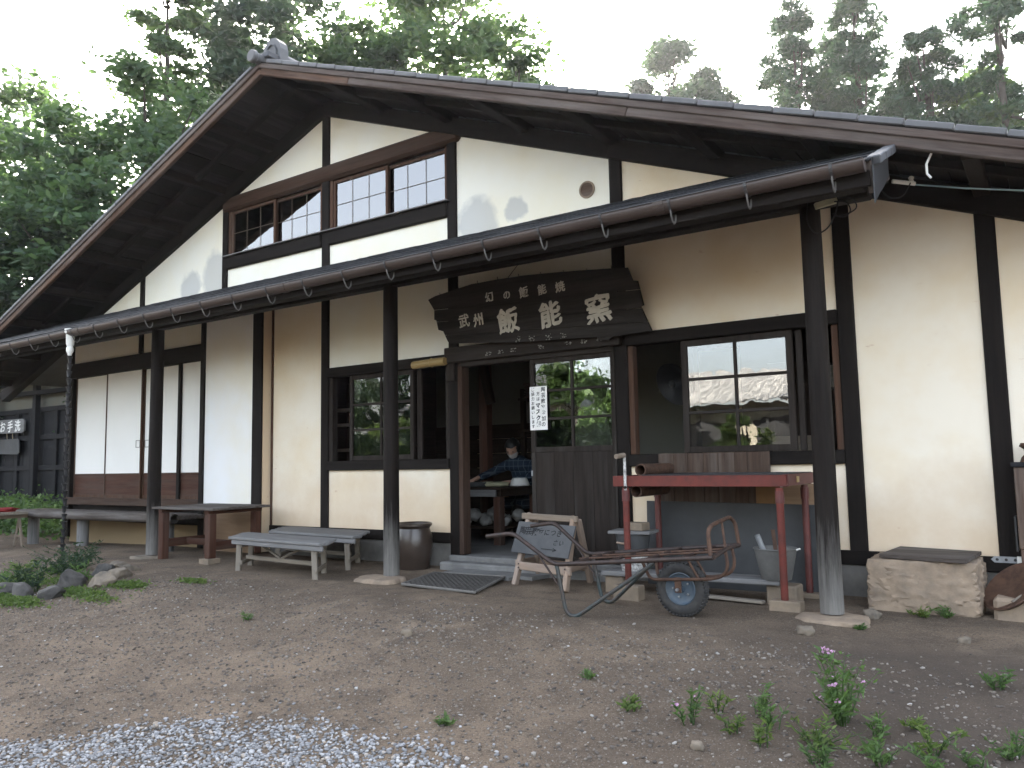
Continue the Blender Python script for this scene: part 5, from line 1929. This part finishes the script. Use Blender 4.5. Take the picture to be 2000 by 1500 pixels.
# planting and a neighbour's buildings across the yard (seen mirrored in the panes)
GY_ = 'garden trees across the yard'
tree('garden_tree', 'sunlit young tree across the yard', 1.2, -10.6, 2.9, .75, 'broad', 'leaf_sunny', .07, 5000, None, .2, GY_, 31, 40, .6)
tree('garden_tree', 'round sunlit shrub tree across the yard', -3.4, -11.5, 4.6, 1.8, 'broad', 'leaf_weed', .09, 12000, None, .3, GY_, 32, 60, .55)
tree('garden_tree', 'wide sunlit hedge tree across the yard', -6.6, -12.5, 4.4, 1.9, 'broad', 'leaf_dark', .09, 12000, None, .2, GY_, 33, 60, .55)
tree('garden_tree', 'tall garden tree at the end of the yard', -10.4, -12.4, 3.6, 1.7, 'broad', 'leaf_sunny', .09, 10000, None, .05, GY_, 34, 60, .55)
tree('garden_tree', 'dark tall tree behind the garden hedge', -14.5, -16.5, 6.4, 2.2, 'broad', 'leaf_dark', .11, 9000, None, .1, GY_, 35, 60, .55)
hg = thing('added_hedge', 'hedge added across the yard, its leaves darkened in place of shade', 'hedge', (-6, -10.3, -.8))  # added to darken the lower pane reflections; dark leaf colour replaces shade
r = np.random.default_rng(77)
C = np.column_stack([r.uniform(-11.5, -1.2, 16000), -10.3 + r.normal(0, .28, 16000), np.zeros(16000)])
C[:, 2] = -.85 + 2.55 * r.uniform(0, 1, 16000) ** .8 * (1 + .06 * np.sin(C[:, 0] * 3))
leaves('foliage', C, .07, 'leaf_dark', hg, Matrix.Identity(4), .7, .5, 77)
for i in range(12):
    beam('stem', (-11.2 + i * .88, -10.3, -.95), (-11.2 + i * .88, -10.3, 1.0), .05, .05, 'bark', hg)
nb = thing('neighbour_shed', 'grey walled shed with a corrugated roof across the yard', 'shed', (1.5, -15, -.9))
bx('wall', -2.6, 6.5, -17, -14.2, -1.2, 2.3, 'plaster_far', nb)
Vv, Ff = [], []
nc = 220
for i in range(nc):
    x = -3.1 + 10.1 * i / (nc - 1)
    zc = .025 * math.sin(i * 1.25)
    Vv += [(x, -13.4, 2.35 + zc), (x, -16, 3.35 + zc), (x, -13.4, 2.33 + zc - .02), (x, -16, 3.33 + zc - .02)]
for i in range(nc - 1):
    a = i * 4
    Ff += [(a, a + 4, a + 5, a + 1), (a + 2, a + 3, a + 7, a + 6)]
npmesh('roof', Vv, Ff, 'corrugated_grey', nb, WM[nb.name] @ Matrix.Translation((-1.5, 15, .9)), smooth=True)
for x in (-1.6, .4, 2.6, 4.8):
    bx('window', x, x + 1.1, -14.2, -14.16, .4, 1.9, 'black_metal', nb)
nh = thing('neighbour_house', 'tile roofed house far across the yard', 'house', (-11.5, -19, -.9))
bx('wall', -15, -8.6, -22, -18.6, -1.2, 3.1, 'plaster_far', nh)
MB().prism([(-15.6, -18.0, 3.0), (-15.6, -20.3, 4.3), (-15.6, -22.6, 3.0)], (7.6, 0, 0)).build('roof', 'tile_grey', nh)

# ---------------------------------------------------------------- black shed at the left
sd = thing('black_shed', 'black boarded lavatory shed beyond the workshop corner', 'shed', (-11, 2.4, .1))
for i in range(10):
    x = -13.4 + i * .42
    bx('wall_board', x + .004, x + .416, 2.0, 2.03, .1, 2.2, 'shed_wood', sd, .006)
for x in (-13.4, -12.35, -11.5, -10.95, -9.9, -9.2):
    bx('stud', x - .06, x + .06, 1.95, 2.0, .1, 2.2, 'shed_wood', sd, .006)
for z in (.35, .98, 1.6, 2.17):
    beam('rail', (-13.5, 1.975, z), (-9.15, 1.975, z), .045, .1, 'shed_wood', sd)
for x in (-12.4, -10.6, -9.2):
    bx('post', x - .07, x + .07, 1.85, 1.95, .0, 2.75, 'shed_wood', sd, .006)
beam('eave_beam', (-13.6, 1.88, 2.55), (-9.0, 1.88, 2.5), .08, .09, 'shed_wood', sd)
bx('upper_wall', -13.2, -9.2, 2.05, 2.1, 2.2, 2.75, 'plaster_inside', sd)
bx('roof', -14.2, -8.7, .9, 4.4, 2.86, 2.93, 'tile_dark', sd)
for i in range(8):
    x = -13.8 + i * .68
    beam('rafter', (x, .95, 2.82), (x, 2.2, 2.86), .06, .07, 'shed_wood', sd)
bx('rear_wall', -13.4, -9.2, 4.1, 4.15, .0, 2.85, 'shed_wood', sd)
s1 = thing('lavatory_sign', 'weathered wood plaque with white handwriting on the black shed', 'sign', (-11.5, 1.9, 1.8))
MB().prism([(-12.35, 1.88, 1.77), (-12.3, 1.88, 1.73), (-11.12, 1.88, 1.72), (-11.05, 1.88, 1.76), (-11.04, 1.88, 1.97), (-11.12, 1.88, 2.01), (-12.3, 1.88, 2.02)], (0, .035, 0)).build('plaque', 'grey_wood', s1)
for i, ch in enumerate('お手洗'):
    Wt = NW.copy()
    Wt.translation = (-11.98 + i * .33, 1.876, 1.87)
    text('letter', ch, .25, 'paper', Wt, s1, .001, .004, .03, i)
s3 = thing('slate_plaque', 'blank looking grey slate plaque hung under the lavatory sign', 'sign', (-11.6, 1.9, 1.3))
MB().prism([(-12.4, 1.87, 1.30), (-11.27, 1.87, 1.27), (-11.2, 1.87, 1.32), (-11.22, 1.87, 1.56), (-11.3, 1.87, 1.60), (-12.4, 1.87, 1.6)], (0, .02, 0)).build('plaque', 'slate', s3)
for x in (-11.75, -11.5):
    MB().tube([(x, 1.875, 1.59), (x - .06, 1.89, 1.72)], .006, 5).build('cord', 'hemp', s3)
# sawhorse table at the left edge
sw2 = thing('sawhorse', 'small sawhorse carrying a board at the end of the log bench', 'sawhorse', (-5.45, -.85, -.1))
for y in (-1.05, -.72):
    for dx in (-.1, .1):
        beam('leg', (-5.33 + dx * 1.2, y, -.12), (-5.33, y, .28), .03, .03, 'plank_pale', sw2, up=(0, 1, 0))
    beam('tie', (-5.42, y, .03), (-5.24, y, .03), .02, .03, 'plank_pale', sw2)
beam('top_beam', (-5.33, -1.15, .30), (-5.33, -.62, .30), .06, .05, 'plank_pale', sw2)
tag(MB().box(-6.1, -5.2, -1.12, -.66, .325, .365, .004).build('work_board', 'bleached_wood'), 'pale board laid over the sawhorse', 'board')
tag(rock('red_rag', (-5.45, -.85, .39), (.16, .14, .035), 'red_cloth', seed=51, sub=3, rough=.4), 'faded red rag lying on the sawhorse board', 'rag')

# ---------------------------------------------------------------- garden corner: rocks, shrubs, weeds
GR_ = 'rocks round the rain chain basin'
for i, (x, y, sx_, sy_, sz_, mat, lab) in enumerate((
        (-.72, -2.75, .11, .09, .085, 'garden_rock', 'dark angular rock at the outer end of the basin ring'),
        (-.38, -2.70, .125, .09, .08, 'garden_rock', 'squarish grey rock in the basin ring before the fern'),
        (-.64, -2.38, .17, .13, .11, 'garden_rock', 'largest dark rock in the basin ring below the rain chain'),
        (-.32, -2.30, .17, .10, .09, 'pale_rock', 'tan sloping rock in the basin ring with moss beside it'),
        (-.80, -2.02, .10, .10, .09, 'garden_rock', 'small mottled rock behind the tan one in the ring'),
        (-.62, -1.92, .14, .10, .06, 'pale_rock', 'low grey rock at the table end of the ring'),
        (-1.25, -1.60, .22, .15, .045, 'pale_rock', 'flat pale slab rock behind the ring'),
        (-1.05, -2.75, .15, .10, .08, 'garden_rock', 'half buried dark rock in the greenery'),
        (-.90, -1.68, .08, .06, .045, 'pale_rock', 'fist sized stone at the tip of the ring'))):
    tag(rock('garden_stone', (x, y, gh(x, y) + sz_ * .3), (sx_, sy_, sz_ * 1.15), mat, seed=60 + i, sub=4, rough=.5, sq=.45, rz=i, sharp=True), lab, 'rock', GR_)
for i, (x, y, s_, lab) in enumerate(((5.42, -1.41, .045, 'grey corner stone lying alone before the porch post'), (5.66, -.80, .05, 'leaf shaped stone propped by the broad base stone'), (3.33, -2.41, .035, 'pale pebble in the open yard before the mat'), (5.45, -3.14, .025, 'brown cobble in the near gravel'), (6.18, -1.17, .03, 'tan pebble on the dark soil'))):
    tag(rock('loose_stone', (x, y, gh(x, y) + s_ * .4), (s_, s_ * .75, s_ * .7), 'pale_rock', seed=80 + i, sub=3, rough=.35, sq=.3), lab, 'stone', 'loose stones in the yard')


def weed(name, label, x, y, h, n, spread, mat='leaf_weed', leaf=.028, group=None, seed=0, flowers=0, per=26):
    r = np.random.default_rng(seed)
    z = gh(x, y)
    t = thing(name, label, 'plant', (x, y, z - .005), 0, group)
    W = WM[t.name]
    m = MB()
    C, D = [], []
    tips = []
    for i in range(n):
        a = r.uniform(0, 6.28)
        ln = h * r.uniform(.35, 1.08)
        s_ = spread * r.uniform(.1, 1.25)
        p0 = Vector((.02 * math.cos(a), .02 * math.sin(a), 0))
        p2 = Vector((s_ * math.cos(a), s_ * math.sin(a), ln))
        p1 = (p0 + p2) / 2 + Vector((-.12 * s_ * math.cos(a), -.12 * s_ * math.sin(a), .1 * ln))
        m.tube([p0, p1, p2], [.0028, .0022, .0012], 5)
        tips.append(p2)
        for q in range(int(per * r.uniform(.35, .8))):
            tt = r.uniform(.1, 1.0) ** .8
            c = p0 * (1 - tt) ** 2 + p1 * 2 * tt * (1 - tt) + p2 * tt ** 2
            b = r.uniform(0, 6.28)
            dv = Vector((math.cos(b), math.sin(b), r.uniform(.1, .9))).normalized()
            C.append((c + dv * leaf * .8)[:])
            D.append(dv[:])
    m.v = [(W @ Vector(v))[:] for v in m.v]
    m.build('stems', 'leaf_weed', t, smooth=True)
    leaves('foliage', np.array(C), leaf, mat, t, W, .6, .24, seed, np.array(D))
    for q in range(flowers):
        p = tips[q % len(tips)]
        pts = np.array([(p.x + r.normal() * .007, p.y + r.normal() * .007, p.z + .006 + r.normal() * .005) for _ in range(6)])
        leaves('flower', pts, .008, 'flower_pink', t, W, .8, .7, seed + q)
    return t


GWD = 'weeds in the open yard'
weed('flowering_weed', 'tall bushy weed with small pink flowers on the dark soil', 5.88, -2.68, .27, 20, .15, group=GWD, seed=1, flowers=7, per=34, leaf=.024)
weed('flowering_weed', 'small weed with one pink flower nearer the cart', 5.34, -2.95, .14, 9, .09, group=GWD, seed=2, flowers=2, per=26, leaf=.02)
for i, (x, y, h, n, sp, lab) in enumerate((
        (5.40, -2.78, .10, 6, .06, 'single upright weed beside the pink flowered sprig'),
        (5.57, -2.76, .15, 7, .06, 'upright leafy weed beside the tall flowering weed'),
        (5.66, -2.85, .11, 6, .06, 'broad leafed weed in front of the tall flowering weed'),
        (5.84, -2.95, .10, 14, .16, 'spreading mat of weed below the tall flowering weed'),
        (6.03, -2.77, .14, 6, .05, 'thin tall weed on the far side of the flowering weed'),
        (6.07, -2.98, .08, 10, .12, 'low weed tuft between the gravel stones'),
        (6.21, -2.83, .10, 8, .10, 'loose weed on the dark gravel soil'),
        (6.26, -2.97, .07, 8, .1, 'small pale weed at the edge of the dark soil'),
        (6.38, -2.07, .08, 9, .09, 'yellow green weed near the sandstone block'),
        (5.52, -2.94, .07, 6, .05, 'tiny weed sprig in the gravel by the soil edge'),
        (4.70, -2.64, .045, 6, .05, 'flat weed rosette in the middle of the yard'),
        (2.0, -2.56, .06, 6, .05, 'lone weed sprig in the dirt before the benches'),
        (5.92, -.60, .06, 10, .08, 'grassy weed at the foot of the sandstone block'),
        (6.03, -.56, .06, 10, .07, 'twin grassy weed along the sandstone block'),
        (5.65, -1.12, .03, 6, .04, 'flat weed between porch post and dark soil'),
        (5.06, -2.9, .06, 7, .05, 'weed clump at the gravel margin'),
        (6.46, -2.75, .08, 10, .10, 'leafy weed mat close to the gravel'),
        (5.88, -3.08, .07, 9, .10, 'pale weed mat close to the gravel'),
        (5.66, -3.0, .09, 6, .05, 'upright sprig before the spreading weed mat'),
        (4.39, -3.35, .03, 6, .05, 'dark flat weed at the upper gravel edge'),
        (5.80, -2.45, .02, 8, .06, 'creeping weed behind the tall flowering weed'),
        (6.15, -2.62, .05, 5, .07, 'sparse seedling on the dark soil'),
        (6.36, -2.9, .08, 8, .09, 'dense weed tuft on the dark soil'))):
    weed('yard_weed', lab, x, y, h, n, sp, 'leaf_weed' if i % 3 else 'moss', .02, GWD, 100 + i, 0, 18)
weed('fern_shrub', 'feathery dark shrub growing in the basin ring', -1.15, -2.15, .34, 30, .34, 'leaf_dark', .022, None, 200, 0, 40)
weed('fern_shrub', 'second feathery shrub beside the rain chain', -1.5, -1.85, .26, 24, .34, 'leaf_dark', .022, None, 201, 0, 36)
weed('leafy_herb', 'tall stemmed herb at the outer end of the basin rocks', -.98, -2.62, .22, 12, .14, 'leaf_dark', .026, None, 204, 0, 30)
weed('leafy_herb', 'upright herb with drooping tips among the dark rocks', -.78, -2.62, .26, 9, .10, 'leaf_dark', .03, None, 202, 0, 30)
weed('broad_leaf_herb', 'broad leafed herb among the basin rocks', -.75, -2.28, .16, 7, .10, 'leaf_weed', .045, None, 203, 0, 10)
for i, (x, y) in enumerate(((-1.15, -2.72), (-1.6, -2.5), (-1.9, -2.2), (-1.5, -2.1), (-1.0, -2.95), (-1.45, -2.95))):
    weed('ground_herb', ('bright mossy herb mat against the dark rocks', 'darker green herb mat past the dark rocks', 'bright herb mat at the outer edge of the greenery', 'green herb mat behind the feathery shrub', 'bright herb tuft spilling onto the bare dirt', 'dark herb tuft spilling onto the bare dirt')[i], x, y, .11, 22, .24, 'leaf_weed' if i % 2 else 'moss', .026, 'herbs beyond the basin rocks', 210 + i, 0, 24)
# moss and grass mats: nobody could count the blades
C = []
r = np.random.default_rng(5)
for (cx, cy, sx_, sy_, n) in ((-.22, -2.52, .3, .1, 900), (-.1, -2.2, .25, .1, 900), (-.8, -2.92, .5, .12, 2200), (-1.25, -2.85, .35, .2, 1800), (-.5, -2.88, .3, .08, 700), (-.45, -2.5, .2, .06, 500), (-1.6, -2.6, .5, .3, 1800), (.35, -1.85, .18, .08, 300), (.2, -2.6, .25, .1, 250), (-1.9, -3.0, .5, .3, 900), (-1.0, -2.3, .5, .25, 700)):
    for _ in range(n):
        x, y = cx + r.normal() * sx_ * .5, cy + r.normal() * sy_ * .5
        C.append((x, y, gh(x, y) + r.uniform(.0, .03)))
C = np.array(C)
o = leaves('moss_cover', C, .018, 'moss', None, None, .8, .4, 9)
tag(o, 'low moss and grass round the basin rocks', 'grass', None, 'stuff')
C = []
for (cx, cy, sx_, sy_, n) in ((-8.5, .6, 1.8, .35, 5000), (-9.5, 1.4, 2.2, .4, 5000), (-12, -.5, 2.5, 1.5, 5000)):
    for _ in range(n):
        x, y = cx + r.normal() * sx_ * .7, cy + r.normal() * sy_ * .7
        C.append((x, y, gh(x, y) + abs(r.normal()) * .16))
o = leaves('undergrowth', np.array(C), .05, 'leaf_weed', None, None, .6, .5, 10)
tag(o, 'low leafy ground cover before the black shed', 'plants', None, 'stuff')

# ---------------------------------------------------------------- gravel and pebbles
def stones(name, P, Sz, mat, sub, seed, label, cat):
    V0, F0 = ico(sub)
    r = np.random.default_rng(seed)
    N, nv = len(P), len(V0)
    sc = np.stack([Sz * r.uniform(.8, 1.35, N), Sz * r.uniform(.7, 1.1, N), Sz * r.uniform(.45, .8, N)], 1)
    a = r.uniform(0, 6.28, N)
    Vv = V0[None] * (1 + r.uniform(-.22, .22, (N, nv, 1))) * sc[:, None]
    ca, sa = np.cos(a)[:, None], np.sin(a)[:, None]
    x = Vv[..., 0] * ca - Vv[..., 1] * sa
    y = Vv[..., 0] * sa + Vv[..., 1] * ca
    Vv = np.stack([x, y, Vv[..., 2] + .35 * x * r.uniform(-1, 1, (N, 1))], -1) + P[:, None]
    Ff = F0[None] + (np.arange(N) * nv)[:, None, None]
    o = npmesh(name, Vv.reshape(-1, 3), Ff.reshape(-1, 3), mat, rnd=np.repeat(r.uniform(0, 1, N), len(F0)))
    tag(o, label, cat, None, 'stuff')


ge = ((-3, -6.6), (2.0, -4.9), (2.57, -4.33), (2.76, -4.2), (2.96, -4.02), (3.35, -3.67), (3.76, -3.56), (4.06, -3.55), (4.46, -3.55), (4.86, -3.6), (5.3, -3.8), (6.2, -4.3), (7.5, -5))
gex, gey = [q[0] for q in ge], [q[1] for q in ge]
P_, S_ = [], []
r = np.random.default_rng(21)
while len(P_) < 30000:
    x, y = r.uniform(1.2, 6.6), r.uniform(-5.6, -3.1)
    e = np.interp(x, gex, gey) + .10 * mnoise.noise((x * 3, y * 3, 0))
    dlt = e - y
    if dlt < -.2:
        continue
    if r.uniform() > min(1, .03 + max(0, dlt + .06) * 5):
        continue
    s_ = r.uniform(.005, .0115)
    P_.append((x, y, gh(x, y) + s_ * .3))
    S_.append(s_)
stones('gravel', np.array(P_), np.array(S_), 'gravel_mat', 1, 1, 'pale blue grey crushed gravel spread over the near yard', 'gravel')
P_, S_ = [], []
while len(P_) < 42000:
    x, y = r.uniform(-3.5, 7.6), r.uniform(-4.6, -1.2)
    dn = mnoise.noise((x * 1.1, y * 1.1, 7)) * .5 + .5
    w_ = min(1, max(0.03, (-1.55 - y + .3 * mnoise.noise((x, y, 3))) * 1.5))
    if r.uniform() > w_ * (.35 + .65 * dn):
        continue
    s_ = .0025 + .0085 * r.uniform() ** 2.5
    P_.append((x, y, gh(x, y) + s_ * .2))
    S_.append(s_)
stones('pebbles', np.array(P_), np.array(S_), 'pebble_mat', 1, 2, 'fine brown grit and pebbles pressed into the dirt yard', 'pebbles')

# ---------------------------------------------------------------- sunlit summer air
hz = MB().box(-320, 320, -320, 320, -8, 24, 0).build('haze', 'paper')
hz.data.materials.clear()
hm = bpy.data.materials.new('haze_air')
hm.use_nodes = True
hm.node_tree.nodes.remove(hm.node_tree.nodes['Principled BSDF'])
pv = hm.node_tree.nodes.new('ShaderNodeVolumePrincipled')
pv.inputs['Color'].default_value = (.93, .96, 1, 1)
pv.inputs['Density'].default_value = .00045
pv.inputs['Anisotropy'].default_value = .55
hm.node_tree.links.new(pv.outputs[0], hm.node_tree.nodes['Material Output'].inputs['Volume'])
hz.data.materials.append(hm)
tag(hz, 'pale sunlit haze hanging over the yard and trees', 'haze', None, 'stuff')
